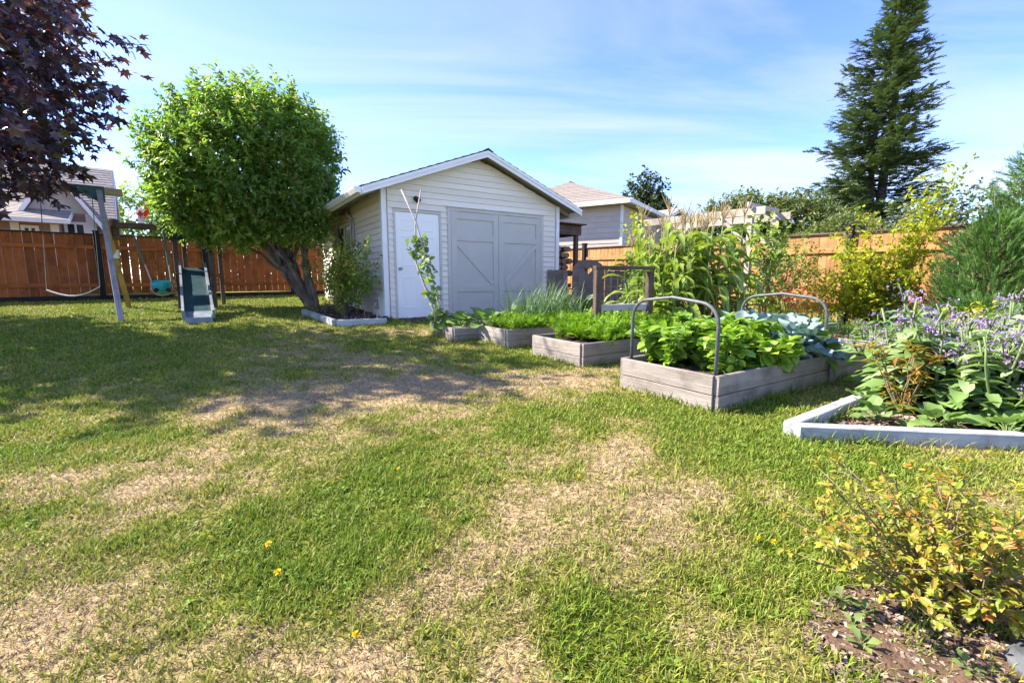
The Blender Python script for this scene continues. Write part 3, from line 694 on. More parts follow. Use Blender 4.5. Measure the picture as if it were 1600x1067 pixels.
# driftwood arches round the window
for lab, y0, y1, zt, cat in (('twisted grey driftwood arch draped over the shed window', 1.95, 3.75, 2.36, 1), ('smaller twisted driftwood arch on the wall beyond the shed window', 3.85, 5.15, 2.30, 2)):
    t = thing('driftwood_arch', lab, 'driftwood', (SHED[0], SHED[1], SHED[2] + 1.3), A33, 'driftwood arches')
    for i in range(7):
        m = MB(); yc = (y0 + y1) / 2; hw = (y1 - y0) / 2 - .1 + random.uniform(-.1, .1); pts = []
        hgt = zt - 1.3 + random.uniform(-.06, .06)
        for s in range(15):
            aa = math.pi * s / 14
            drop = -.35 if (s in (0, 14)) else 0
            pts.append((-.07 + .03 * math.sin(s * 1.3 + i * 2), yc + hw * math.cos(aa) + random.uniform(-.035, .035), max(-.2, (hgt - .45) + .45 * math.sin(aa)) + drop + random.uniform(-.025, .025)))
        m.tube(pts, [.018 + .01 * math.sin(math.pi * s / 14) for s in range(15)], 6); m.build('driftwood_stem', M['driftwood'], t, True)

# white kerb of the side bed
kb = thing('bed_edging', 'low white edging round the bed beside the shed wall', 'edging', (-3.05, 7.84, .17))
def edge(parent, p, q, w, h, mat, name='edging_board'):
    a_ = Vector(parent.location); pz = gz(*p); qz = gz(*q)
    return board(parent, name, Vector((p[0], p[1], pz + h / 2 - .02)) - a_, Vector((q[0], q[1], qz + h / 2 - .02)) - a_, w, h, mat, (0, 0, 1))
edge(kb, (-4.35, 9.42), (-3.08, 7.80), .09, .13, M['curb']); edge(kb, (-3.06, 7.83), (-2.28, 8.17), .09, .125, M['curb'])

# ------------------------------------------------------------------ raised beds
def raised_bed(label, o, L, W, z, h, rows, soil_drop, seam=None):
    t = thing('raised_bed', label, 'raised bed', (o[0], o[1], z - .03), A33, 'wooden raised beds')
    th = .038; bh = (h + .03) / rows
    for r in range(rows):
        zc = bh * (r + .5); hh = bh - .004; jit = lambda: random.uniform(-.004, .004)
        segs = [(0, L)] if not seam else [(0, seam - .003), (seam + .003, L)]
        for a, b in segs:
            board(t, 'side_board', (a, jit(), zc), (b, jit(), zc), hh, th, M['bed_wood'], (0, 1, 0))
            board(t, 'side_board', (a, W + jit(), zc), (b, W + jit(), zc), hh, th, M['bed_wood'], (0, 1, 0))
        board(t, 'end_board', (jit() - .001, th / 2 + .002, zc), (jit() - .001, W - th / 2 - .002, zc), hh, th, M['bed_wood'], (1, 0, 0))
        board(t, 'end_board', (L - jit(), th / 2 + .002, zc), (L - jit(), W - th / 2 - .002, zc), hh, th, M['bed_wood'], (1, 0, 0))
    if seam: board(t, 'batten', (seam, -.034, 0.02), (seam, -.034, bh * rows - .01), .09, .028, M['bed_wood'], (0, 1, 0))
    n = 14; V = []; F = []
    for j in range(n + 1):
        for i in range(n + 1):
            V.append((.02 + (L - .04) * i / n, .02 + (W - .04) * j / n, h + .03 - soil_drop + random.uniform(-.012, .012)))
    for j in range(n):
        for i in range(n): F.append((j * (n + 1) + i, j * (n + 1) + i + 1, (j + 1) * (n + 1) + i + 1, (j + 1) * (n + 1) + i))
    m = MB(); m.arr(V, F); s = m.build('soil', M['soil'], t, True)
    return t
LAB = ['long weathered plank bed with metal hoops, basil and blue green kale', 'weathered plank bed with feathery carrot tops, beside the one with hoops', 'weathered plank bed of bright ferny greens in front of the barn doors', 'small low plank bed with a bean teepee by the white shed door']
for i, ((o, L, W, z, h), lab) in enumerate(zip(BEDS, LAB)):
    raised_bed(lab, o, L, W, z, h, 2, .06, 1.85 if i == 0 else None)

# ------------------------------------------------------------------ fences
def fence(name, label, o, ang, post_s, zt, top_h, bw, gap, wood, post_mat, cap_mat, face, rails, post_up, kick=True, pw=.13):
    """o = start, ang = heading; boards stand on the line, rails on the side given by face (-1 = right of heading)"""
    t = thing(name, label, 'fence', (o[0], o[1], 0), ang)
    ca, sa = math.cos(ang), math.sin(ang)
    def g_at(s): return gz(o[0] + ca * s, o[1] + sa * s)
    for s in post_s:
        z0 = g_at(s) - .1
        p = board(t, 'post', (s, face * .03, z0), (s, face * .03, zt(s) + post_up), pw, pw, post_mat, (0, 1, 0), .01)
        m = MB(); q = pw / 2 + .015; zc = zt(s) + post_up
        m.prism([(s - q, face * .03 - q, zc + .001), (s + q, face * .03 - q, zc + .001), (s + q, face * .03 + q, zc + .001), (s - q, face * .03 + q, zc + .001)], (0, 0, .02)); m.build('post_cap', post_mat, t)
    for s0, s1 in zip(post_s[:-1], post_s[1:]):
        a, b = s0 + pw / 2 + .002, s1 - pw / 2 - .002
        n = int(round((b - a) / (bw + gap))); w = (b - a) / n - gap
        za, zb = zt(s0 + .01), zt(s1 - .01)
        for i in range(n):
            s = a + (b - a) * (i + .5) / n; zz = za + (zb - za) * (s - s0) / (s1 - s0)
            zz = round(zz, 2)
            bot = round(g_at(s) + (.14 if kick else .03), 1)
            board(t, 'fence_board', (s, random.uniform(-.003, .003), bot), (s, random.uniform(-.003, .003), zz - .03), round(w, 3) - random.choice((0, .004, .008)), .018, wood, (0, 1, 0), .003)
        for rz_, rh in rails:
            zr0 = za - rz_ if rz_ > 0 else g_at(s0) - rz_; zr1 = zb - rz_ if rz_ > 0 else g_at(s1) - rz_
            board(t, 'rail', (a, face * .031, zr0), (b, face * .031, zr1), rh, .04, wood, (0, 1, 0))
        board(t, 'cap_rail', (a, 0, za - .012), (b, 0, zb - .012), .10, .035, cap_mat, (0, 0, 1))
        if kick: board(t, 'kick_board', (a, face * .004, g_at(s0) + .055), (b, face * .004, g_at(s1) + .055), .17, .045, post_mat, (0, 1, 0))
    return t
AL = math.atan2(.633, .774)
o0 = (-9.5 - .774 * 12.25, 14.2 - .633 * 12.25)
fence('plank_fence', 'reddish brown plank fence with black posts behind the swing set', o0, AL, [2.45 * i for i in range(9)], lambda s: 2.22, 1.8, .185, .007, M['fence_brown'], M['wood_black'], M['wood_black'], -1,
      [(.36, .10), (-.42, .10)], .07)
ARF = math.atan2(.807, -.59)
o1 = (6.75 + .59 * 4.9, 9.2 - .807 * 4.9)
fence('cedar_fence', 'sunlit orange cedar plank fence with dark cap along the garden', o1, ARF, [2.45 * i for i in range(7)], lambda s: 1.87 + .012 * s, 1.75, .15, .0015, M['fence_cedar'], M['wood_black'], M['brown_wood'], 1,
      [(.36, .10), (-.36, .10)], .12, kick=False)

# ------------------------------------------------------------------ neighbouring houses
def lap_wall(parent, p, q, z0, z1, n, ch, mat, top=None):
    """lap boards on a vertical wall from p to q (local xy), facing n; top(s, z) may trim the ends"""
    p = Vector((*p, 0)); q = Vector((*q, 0)); d = (q - p); L = d.length; d.normalize(); n = Vector((*n, 0)).normalized()
    z = z0
    while z < z1 - .02:
        zb = min(z + ch, z1); a0, b0 = (0, L) if not top else top(z); a1, b1 = (0, L) if not top else top(zb)
        if b1 - a1 < .05: break
        m = MB(); f = lambda s, off, zz: p + d * s + n * off + Vector((0, 0, zz))
        m.hexa([f(a0, .02, z), f(b0, .02, z), f(b0, -.02, z), f(a0, -.02, z), f(a1, .004, zb - .002), f(b1, .004, zb - .002), f(b1, -.02, zb - .002), f(a1, -.02, zb - .002)])
        m.build('siding_board', mat, parent); z = zb
def roof_slope(parent, P, n, mat, th=.02):
    """P = eave left, eave right, ridge right, ridge left; n shingle courses"""
    P = [Vector(p) for p in P]; nr = (P[1] - P[0]).cross(P[3] - P[0]).normalized()
    for i in range(n):
        a = i / n; b = min(1, (i + 1) / n + .01)
        q = [P[0].lerp(P[3], a), P[1].lerp(P[2], a), P[1].lerp(P[2], b), P[0].lerp(P[3], b)]
        up = nr * th
        m = MB(); m.hexa([q[0], q[1], q[2] - nr * .004, q[3] - nr * .004, q[0] + up, q[1] + up, q[2] + nr * .006, q[3] + nr * .006]); m.build('shingle_course', mat, parent)

rh = thing('neighbour_house', 'tan clapboard house with brown hip roof beyond the shed', 'house', (4.1, 17.3, .4), R(58))
m = MB(); m.box((.03, .03, -.3), (8.97, 7.97, 3.5)); m.build('wall', M['wall_tan'], rh)
lap_wall(rh, (0, 8), (0, 0), 1.55, 3.42, (-1, 0), .20, M['wall_tan']); lap_wall(rh, (0, 0), (9, 0), 1.55, 3.42, (0, -1), .20, M['wall_tan'])
m = MB(); m.box((-.05, -.05, 1.38), (.02, 8, 1.54)); m.build('band_board', M['trim'], rh)
m = MB(); m.box((-.04, -.04, 1.56), (.05, .05, 3.40)); m.build('corner_board', M['trim'], rh)
e = .45; pk = 5.25; ez = 3.45
ev = [(-e, -e), (9 + e, -e), (9 + e, 8 + e), (-e, 8 + e)]; r0, r1 = (4.0, 4.0), (5.0, 4.0)
roof_slope(rh, [(*ev[3], ez), (*ev[0], ez), (*r0, pk), (*r0, pk)], 16, M['shingle_tan'])
roof_slope(rh, [(*ev[0], ez), (*ev[1], ez), (*r1, pk), (*r0, pk)], 16, M['shingle_tan'])
roof_slope(rh, [(*ev[2], ez), (*ev[3], ez), (*r0, pk), (*r1, pk)], 8, M['shingle_tan'])
roof_slope(rh, [(*ev[1], ez), (*ev[2], ez), (*r1, pk), (*r1, pk)], 8, M['shingle_tan'])
m = MB(); m.prism([(r0[0] - .1, 4, pk - .02), (r1[0] + .1, 4, pk - .02), (r1[0], 4, pk + .07), (r0[0], 4, pk + .07)], (0, .12, 0)); m.build('ridge_cap', M['shingle_tan'], rh)
for a, b in ((3, 0), (0, 1)):
    m = MB(); p = Vector((*ev[a], ez - .06)); q = Vector((*ev[b], ez - .06)); m.beam(p, q, .10, .15); m.build('gutter', M['trim'], rh)
m = MB(); m.box((-e + .05, -e + .05, ez - .10), (9 + e - .05, 8 + e - .05, ez - .07)); m.build('soffit', M['soffit'], rh)

sh = thing('small_house', 'far grey house with white gable trim right of the hip roofed house', 'house', (8.3, 29.0, .5), R(40))
m = MB(); m.prism([(0, 0, 0), (7, 0, 0), (7, 0, 3.6), (3.5, 0, 5.0), (0, 0, 3.6)], (0, 8, 0)); m.build('wall', M['wall_brown'], sh)
for x0, x1, z0, z1 in ((-.5, 3.5, 3.45, 5.15), (3.5, 7.5, 5.15, 3.45)):
    m = MB(); m.prism([(x0, -.4, z0 - .02), (x1, -.4, z1 - .02), (x1, -.4, z1 + .04), (x0, -.4, z0 + .04)], (0, 9, 0)); m.build('roof', M['shingle_grey'], sh)
    m = MB(); m.prism([(x0, -.402, z0 - .2), (x1, -.402, z1 - .2), (x1, -.402, z1 + .03), (x0, -.402, z0 + .03)], (0, -.04, 0)); m.build('rake_board', M['trim'], sh)

lh = thing('gabled_house', 'brown siding house with steep shingle roof behind the plank fence', 'house', (-19.9, 14.97, .45), R(39))
# local: x to the right, y away; main block 0..7.2, ridge along x
MW = 5.0
m = MB(); m.prism([(0.02, 0, -.3), (0.02, 6, -.3), (0.02, 6, 2.9), (0.02, 3, 5.05), (0.02, 0, 2.9)], (MW - .04, 0, 0)); m.build('wall', M['wall_cream'], lh)
lap_wall(lh, (0, 0), (MW, 0), 1.5, 2.9, (0, -1), .2, M['wall_brown'])
roof_slope(lh, [(-.3, -.5, 2.65), (MW + .4, -.5, 2.65), (MW + .4, 3, 5.3), (-.3, 3, 5.3)], 22, M['shingle_grey'])
roof_slope(lh, [(MW + .4, 6.5, 2.65), (-.3, 6.5, 2.65), (-.3, 3, 5.3), (MW + .4, 3, 5.3)], 8, M['shingle_grey'])
for y0, y1, z0, z1 in ((-.5, 3, 2.6, 5.25), (3, 6.5, 5.25, 2.6)):
    m = MB(); m.prism([(MW + .402, y0, z0 - .18), (MW + .402, y1, z1 - .18), (MW + .402, y1, z1 + .03), (MW + .402, y0, z0 + .03)], (.04, 0, 0)); m.build('rake_board', M['trim'], lh)
    m = MB(); m.prism([(MW, y0, z0 - .09), (MW, y1, z1 - .09), (MW, y1, z1 - .06), (MW, y0, z0 - .06)], (.40, 0, 0)); m.build('soffit', M['wall_cream'], lh)
m = MB(); m.beam((-.3, -.52, 2.6), (MW + .38, -.52, 2.6), .1, .14); m.build('gutter', M['trim'], lh)
# front wing with its own gable towards the garden
wing0, wing1, wd = 3.1, 4.75, -1.1
wc = (wing0 + wing1) / 2
m = MB(); m.prism([(wing0, wd, -.3), (wing1, wd, -.3), (wing1, wd, 2.9), (wc, wd, 4.3), (wing0, wd, 2.9)], (0, 2.2, 0)); m.build('wing_wall', M['wall_cream'], lh)
lap_wall(lh, (wing0, wd), (wing1, wd), 1.2, 2.9, (0, -1), .2, M['wall_brown'])
sl = (4.3 - 2.9) / ((wing1 - wing0) / 2)
for s in (-1, 1):
    ex = wc + s * ((wing1 - wing0) / 2 + .3); ezz = 2.9 - sl * .3 + .12
    if s > 0: roof_slope(lh, [(ex, wd - .5, ezz), (ex, wd + 3.0, ezz), (wc, wd + 3.0, 4.42), (wc, wd - .5, 4.42)], 12, M['shingle_grey'])
    else: roof_slope(lh, [(ex, wd + 3.0, ezz), (ex, wd - .5, ezz), (wc, wd - .5, 4.42), (wc, wd + 3.0, 4.42)], 12, M['shingle_grey'])
    m = MB(); m.prism([(ex, wd - .502, ezz - .2), (wc, wd - .502, 4.22), (wc, wd - .502, 4.44), (ex, wd - .502, ezz + .03)], (0, -.05, 0)); m.build('rake_board', M['trim'], lh)
    m = MB(); m.prism([(ex, wd - .5, ezz - .09), (wc, wd - .5, 4.33), (wc, wd - .5, 4.36), (ex, wd - .5, ezz - .05)], (0, .48, 0)); m.build('soffit', M['wall_cream'], lh)
for cx in (wing1 - .02,):
    m = MB(); m.box((cx - .13, wd - .06, 1.0), (cx + .13, wd + .02, 2.9)); m.build('corner_board', M['trim'], lh)
def house_window(parent, x0, x1, z0, z1, y):
    f = .09; w = MB(); w.box((x0, y - .07, z0), (x0 + f, y + .0, z1)); w.box((x1 - f, y - .07, z0), (x1, y + .0, z1)); w.box((x0 + f, y - .068, z0), (x1 - f, y, z0 + f)); w.box((x0 + f, y - .068, z1 - f), (x1 - f, y, z1))
    w = w.build('window', M['trim'], parent)
    m = MB(); m.box((x0 + f, y - .035, z0 + f), (x1 - f, y - .025, z1 - f)); m.build('pane', M['glass'], w)
    m = MB(); m.box(((x0 + x1) / 2 - .03, y - .06, z0 + f), ((x0 + x1) / 2 + .03, y - .036, z1 - f)); m.build('mullion', M['trim'], w)
house_window(lh, 4.0, 4.6, 1.6, 2.6, wd)
# low porch roof in front of the wing
PY = -2.3
m = MB(); m.box((-4, PY + .02, -.3), (3.93, -.02, 2.5)); m.build('side_wall', M['wall_brown'], lh)
lap_wall(lh, (-4, PY), (3.95, PY), 1.2, 2.5, (0, -1), .2, M['wall_brown'])
roof_slope(lh, [(-4.3, PY - .45, 2.5), (4.25, PY - .45, 2.5), (4.25, -.03, 3.25), (-4.3, -.03, 3.25)], 10, M['shingle_grey'])
m = MB(); m.prism([(4.252, PY - .45, 2.38), (4.252, -.03, 3.13), (4.252, -.03, 3.26), (4.252, PY - .45, 2.51)], (.04, 0, 0)); m.build('rake_board', M['trim'], lh)
m = MB(); m.prism([(-4.3, PY - .44, 2.42), (-4.3, PY - .02, 2.5), (-4.3, PY - .02, 2.46), (-4.3, PY - .44, 2.38)], (8.5, 0, 0)); m.build('soffit', M['wall_cream'], lh)
m = MB(); m.beam((-4.3, PY - .5, 2.44), (4.3, PY - .5, 2.44), .1, .14); m.build('gutter', M['trim'], lh)
for px_ in (3.87, 2.95):
    m = MB(); m.box((px_ - .1, PY - .05, 1.0), (px_ + .1, PY + .02, 2.38)); m.build('corner_board', M['trim'], lh)
house_window(lh, 3.08, 3.5, 1.5, 2.3, PY)

# flag on the house
fp = thing('flag', 'red and white maple leaf flag on a slanted pole beyond the fence', 'flag', (-15.3, 18.5, 3.4))
m = MB(); m.tube([(0, 0, 0), (.95, -.1, .62)], [.022, .018], 8); m.build('flag_pole', M['trim'], fp)
def cloth(u0, u1, mat, name, lift=0):
    V = []; F = []; n = 8
    for i in range(n + 1):
        for j in range(n + 1):
            u = u0 + (u1 - u0) * i / n; v = j / n
            V.append((.93 - .50 * u + .05 * math.sin(u * 9) - .06 * v, -.1 + .10 * math.sin(u * 14 + v * 2) + lift, .60 - .33 * u - v * .62 + .03 * math.sin(u * 11)))
    for i in range(n):
        for j in range(n): b = i * (n + 1) + j; F.append((b, b + 1, b + n + 2, b + n + 1))
    m = MB(); m.arr(V, F); return m.build(name, mat, fp, True)
cloth(0, .27, M['flag_red'], 'red_band'); cloth(.27, .73, M['flag_white'], 'white_band'); cloth(.73, 1.0, M['flag_red'], 'red_band')
m = MB(); lf = [(0, .16), (.04, .09), (.07, .11), (.06, .02), (.12, .05), (.15, .0), (.10, -.04), (.03, -.08), (.012, -.08), (.012, -.16), (-.012, -.16), (-.012, -.08), (-.03, -.08), (-.10, -.04), (-.15, .0), (-.12, .05), (-.06, .02), (-.07, .11), (-.04, .09)]
m.prism([(.67 + a, -.24, .13 + b) for a, b in lf], (0, .01, 0)); m.build('leaf_emblem', M['flag_red'], fp)

# ------------------------------------------------------------------ swing set
AP = Vector((-8.25, 9.35, 2.66))
ss = thing('swing_set', 'wooden swing set with grey A-frame legs and teal corner bracket', 'swing set', (-7.6, 9.4, .28))
SO = Vector(ss.location); W_ = lambda v: Vector(v) - SO
bd = Vector((.774, .633, 0)); bn = Vector((.633, -.774, 0))
f1 = Vector((-6.95, 8.0, .2)); r1_ = Vector((-8.85, 10.45, .3))
board(ss, 'front_leg', W_(f1), W_(AP + bn * .12 + Vector((0, 0, .05))), .115, .09, M['swing_post'], bd)
board(ss, 'rear_leg', W_(r1_), W_(AP - bn * .10 + Vector((0, 0, -.25))), .12, .09, M['yellow_wood'], bd)
board(ss, 'top_beam', W_(AP + bd * .35 + Vector((0, 0, .08))), W_(AP - bd * 4.6 + Vector((0, 0, .08))), .14, .09, M['swing_beam'], bn)
m = MB(); q = AP + bn * .17
m.prism([W_(q + bd * .08 + Vector((0, 0, .15))), W_(q + bd * .08 + Vector((0, 0, -.16))), W_(q + bd * .0 + Vector((0, 0, -.16))), W_(q - bd * .46 + Vector((0, 0, .07))), W_(q - bd * .46 + Vector((0, 0, .15)))], -bn * .02); m.build('corner_bracket', M['green_plastic'], ss)
# far pair of legs, beyond the picture edge
fe = AP - bd * 4.3
board(ss, 'front_leg', W_(fe + bn * 1.75 + Vector((0, 0, -2.4))), W_(fe + bn * .12), .14, .09, M['swing_post'], bd)
board(ss, 'rear_leg', W_(fe - bn * 1.4 + Vector((0, 0, -2.35))), W_(fe - bn * .12), .12, .09, M['yellow_wood'], bd)
BZ = 2.12
b0_ = Vector((-8.35, 9.75, BZ)); b1_ = Vector((-6.85, 10.5, BZ))
board(ss, 'play_beam', W_(b0_), W_(b1_), .13, .09, M['brown_wood'], bn)
m = MB(); c_ = b0_ - bd * .02; m.box(W_(c_ - Vector((.06, .06, .30))), W_(c_ + Vector((.05, .05, .12)))); m.build('beam_hanger', M['brown_wood'], ss)
m = MB(); c_ = r1_.lerp(AP, .52) + bn * .07; m.box(W_(c_ - Vector((.09, .02, .09))), W_(c_ + Vector((.07, .02, .09)))); m.build('notice_plate', M['white_belt'], ss)
for dx_, dy_ in ((-7.48, 10.2), (-6.86, 10.45), (-7.85, 11.0), (-7.2, 11.3)):
    board(ss, 'platform_post', W_((dx_, dy_, .2)), W_((dx_, dy_, 2.1)), .085, .085, M['brown_wood'], bn)
m = MB(); m.prism([W_((-7.56, 10.12, 1.86)), W_((-6.78, 10.42, 1.86)), W_((-7.12, 11.38, 1.9)), W_((-7.95, 11.05, 1.9))], (0, 0, .26)); m.build('canopy', M['navy'], ss)
for i in range(6):
    t_ = i / 5; p = Vector((-7.50, 10.18, 1.12)).lerp(Vector((-7.88, 11.02, 1.12)), t_); board(ss, 'platform_slat', W_(p), W_(p + Vector((.64, .25, 0))), .14, .03, M['brown_wood'], (0, 0, 1))
for i in range(4):
    p = Vector((-7.56, 10.16, .42 + i * .2)); board(ss, 'ladder_rung', W_(p), W_(p + Vector((-.36, .82, 0))), .06, .03, M['brown_wood'], (0, 0, 1))

# slide
sd = thing('slide', 'dark green slide with grey rails reaching down to the lawn', 'slide', (-5.78, 8.30, .24))
SO2 = Vector(sd.location); tp = Vector((-6.95, 9.95, 1.24)); bt = Vector((-5.72, 8.22, .42)); en = Vector((-5.52, 7.94, .33))
ax = Vector((.815, .58, 0)).normalized(); hw = .20
m = MB(); pl = [tp, tp.lerp(bt, .5) + Vector((0, 0, -.03)), bt, en]; V = []
for p in pl: V += [p - ax * hw - SO2, p + ax * hw - SO2]
m.arr(V + [Vector(v) - Vector((0, 0, .03)) for v in V], [(0, 1, 3, 2), (2, 3, 5, 4), (8, 10, 11, 9), (10, 12, 13, 11), (0, 8, 9, 1), (0, 2, 10, 8), (2, 4, 12, 10), (1, 9, 11, 3), (3, 11, 13, 5)]); m.build('chute', M['slide'], sd)
m = MB(); m.arr([bt - ax * hw - SO2, bt + ax * hw - SO2, en + ax * hw - SO2, en - ax * hw - SO2, en - ax * hw - SO2 - Vector((0, 0, .17)), en + ax * hw - SO2 - Vector((0, 0, .17))], [(0, 1, 2, 3), (3, 2, 5, 4)]); m.build('exit_lip', M['slide_rail'], sd)
for s in (-1, 1):
    m = MB(); pts = [p + ax * s * (hw + .022) + Vector((0, 0, .05)) - SO2 for p in pl]
    for a, b in zip(pts[:-1], pts[1:]): m.beam(a, b, .04, .15)
    m.build('side_rail', M['slide_rail'], sd)
    m = MB(); a = en + ax * s * hw - SO2; m.beam(a + Vector((0, 0, .02)), Vector((a.x - .25, a.y + .35, .03)), .03, .05); m.build('foot', M['slide_rail'], sd)

# belt swing and bucket swing
bsw = thing('belt_swing', 'white belt swing seat on thin ropes hanging from the top beam', 'swing', (-9.55, 8.3, .75))
SO3 = Vector(bsw.location); ac = AP - bd * .42
e0 = ac - bd * .52 + Vector((0, 0, -1.86)); e1 = ac + bd * .25 + Vector((0, 0, -1.80))
bsw.location = (e0 + e1) / 2; SO3 = Vector(bsw.location)
m = MB(); pts = []; nr = []
for i in range(9):
    t_ = i / 8; pts.append(e0.lerp(e1, t_) - Vector((0, 0, .15 * math.sin(math.pi * t_))) - SO3); nr.append(bn)
V = []
for p in pts: V += [p - bn * .07, p + bn * .07, p + bn * .07 - Vector((0, 0, .02)), p - bn * .07 - Vector((0, 0, .02))]
m.arr(V, [(i * 4 + k, i * 4 + (k + 1) % 4, i * 4 + 4 + (k + 1) % 4, i * 4 + 4 + k) for i in range(8) for k in range(4)]); m.build('belt_seat', M['white_belt'], bsw)
for e_, off in ((e0, -.42), (e1, .30)):
    top = ac + bd * off + Vector((0, 0, .02)); mid = e_.lerp(top, .55)
    m = MB(); m.tube([e_ - SO3, mid - SO3], .0045, 5); m.build('rope', M['rope'], bsw)
    m = MB(); m.tube([mid - SO3, top - SO3], .008, 6); m.build('rope_sleeve', M['rope_green'], bsw)
bk = thing('bucket_swing', 'turquoise toddler bucket swing hanging from the brown play beam', 'swing', (-7.55, 9.8, .8))
SO4 = Vector(bk.location)
def bp(u, v, z): return (bd.x * u + bn.x * v, bd.y * u + bn.y * v, z)
m = MB(); n = 12; V = []
for (z_, r_) in ((.17, .17), (.12, .175), (.0, .16), (-.08, .10), (-.10, .03)):
    for k_ in range(n):
        a_ = 2 * math.pi * k_ / n; zz = z_ - (.05 if (math.sin(a_) > .3 and z_ > .1) else 0); V.append(bp(r_ * math.cos(a_), r_ * .8 * math.sin(a_), zz))
m.arr(V, [(i * n + k_, i * n + (k_ + 1) % n, (i + 1) * n + (k_ + 1) % n, (i + 1) * n + k_) for i in range(4) for k_ in range(n)] + [tuple(range(4 * n, 5 * n))]); m.build('bucket', M['teal'], bk, True)
for s in (-1, 1):
    m = MB(); m.tube([bp(s * .10, .142, -.02), bp(s * .12, .10, -.06)], [.045, .04], 8); m.build('leg_opening', M['black'], bk)
    m = MB(); m.tube([bp(s * .17, 0, .14), bp(s * .19, 0, -.02), bp(s * .10, 0, -.13), bp(0, 0, -.15)], .012, 6); m.build('frame_cord', M['rope'], bk)
    top = Vector(bp(-.42 if s < 0 else .12, 0, BZ - .8 - .02)); bo = Vector(bp(s * .17, 0, .16)); mid = bo.lerp(top, .3)
    m = MB(); m.tube([bo, mid], .014, 6); m.build('chain', M['rope'], bk)
    m = MB(); m.tube([mid, top], .022, 6); m.build('rope_sleeve', M['rope_green'], bk)

# ------------------------------------------------------------------ garden structures
def rel(t): 
    o = Vector(t.location); return lambda x, y, z: Vector((x, y, z)) - o
# wood store between shed and neighbour
ws = thing('wood_store', 'dark wooden lean-to wood store against the shed end wall', 'wood store', (.97, 11.44, .25), A33)
for sx, sy in ((.06, -.05), (.76, -.05), (.06, 2.4), (.76, 2.4)): board(ws, 'post', (sx, sy, -.1), (sx, sy, 1.86), .10, .10, M['brown_wood'], (0, 1, 0))
board(ws, 'front_beam', (-.05, -.12, 1.97), (.86, -.12, 1.97), .24, .05, M['brown_wood'], (0, 1, 0))
board(ws, 'side_beam', (.83, -.09, 1.95), (.83, 2.5, 1.95), .20, .05, M['brown_wood'], (1, 0, 0))
for i in range(7): board(ws, 'roof_plank', (-.06, -.15 + i * .39, 2.11), (.88, -.15 + i * .39, 2.10), .37, .025, M['brown_wood'], (0, 0, 1))
o = (.97, 11.44)
for r in range(10):
    for k in range(4):
        rr = random.uniform(.055, .085); xx = .15 + k * .155 + (r % 2) * .07; zz = .27 + .10 + r * .155
        lg = MB(); L = random.uniform(1.2, 1.7); y0_ = .02 + random.uniform(0, .12); npt = random.choice((5, 6, 7))
        P_ = [(rr * math.cos(2 * math.pi * i / npt + r) * random.uniform(.85, 1.1), 0, rr * math.sin(2 * math.pi * i / npt + r) * random.uniform(.85, 1.1)) for i in range(npt)]
        lg.prism(P_, (0, L, 0)); w_ = loc2(o, xx, y0_)
        ob = lg.build('firewood_log', M['log']); ob.location = (w_[0], w_[1], zz); ob.rotation_euler = (0, 0, A33)
        tag(ob, 'split firewood log stacked in the dark lean-to beside the shed', 'log', 'stacked firewood logs')

# gate with a heart and low fence
gt = thing('garden_gate', 'grey brown gate with rounded top and heart cut-out', 'gate', (1.84, 11.0, .22), R(8))
n = 40; W2 = .40; out = []
top_z = lambda s: .98 + .26 * math.sqrt(max(0, 1 - (s / W2) ** 2))
hs = lambda t_: (.075 * math.sin(t_) ** 3, .09 * (13 * math.cos(t_) - 5 * math.cos(2 * t_) - 2 * math.cos(3 * t_) - math.cos(4 * t_)) / 16 + .98)
heart = [(hs(2 * math.pi * i / 48)[0] * 1.25, hs(2 * math.pi * i / 48)[1]) for i in range(48)]
nb = 5; bwid = 2 * W2 / nb
for i in range(nb):
    x0, x1 = -W2 + i * bwid + .002, -W2 + (i + 1) * bwid - .002
    m = MB(); cols_ = 8
    def col_segs(s):
        zt = top_z(s); zs = []
        for (ax_, az_), (bx_, bz_) in zip(heart, heart[1:] + heart[:1]):
            if (ax_ - s) * (bx_ - s) <= 0 and abs(ax_ - bx_) > 1e-9: zs.append(az_ + (bz_ - az_) * (s - ax_) / (bx_ - ax_))
        if len(zs) >= 2 and max(zs) - min(zs) > .003: return min(zs), max(zs), zt
        return None, None, zt
    for c_ in range(cols_):
        a, b = x0 + (x1 - x0) * c_ / cols_, x0 + (x1 - x0) * (c_ + 1) / cols_
        la, ha, ta = col_segs(a); lb, hb, tb = col_segs(b)
        if la is None and lb is None: spans = [((0, ta), (0, tb))]
        else:
            if la is None: la = ha = (lb + hb) / 2
            if lb is None: lb = hb = (la + ha) / 2
            spans = [((0, la), (0, lb)), ((ha, ta), (hb, tb))]
        for (za0, za1), (zb0, zb1) in spans:
            m.hexa([(a, -.012, za0), (b, -.012, zb0), (b, .012, zb0), (a, .012, za0), (a, -.012, za1), (b, -.012, zb1), (b, .012, zb1), (a, .012, za1)])
    m.build('gate_board', M['gate_wood'], gt)
for zz in (.25, .72): board(gt, 'ledge', (-W2 + .02, .03, zz), (W2 - .02, .03, zz), .09, .03, M['gate_wood'], (0, 1, 0))
lf_ = thing('low_fence', 'low grey brown board fence on both sides of the heart gate', 'fence', (1.40, 10.95, .22), R(8))
for i in range(4): board(lf_, 'fence_board', (-.5 + i * .125, .0, -.05), (-.5 + i * .125, .0, 1.0 - .01 * (i % 2)), .12, .02, M['gate_wood'], (0, 1, 0))
for i in range(13): board(lf_, 'fence_board', (.93 + i * .125, .0, -.05), (.93 + i * .125, .0, .98 - .01 * (i % 2)), .12, .02, M['gate_wood'], (0, 1, 0))
board(lf_, 'cap_rail', (.87, 0, 1.0), (2.5, 0, 1.0), .08, .03, M['gate_wood'], (0, 0, 1))

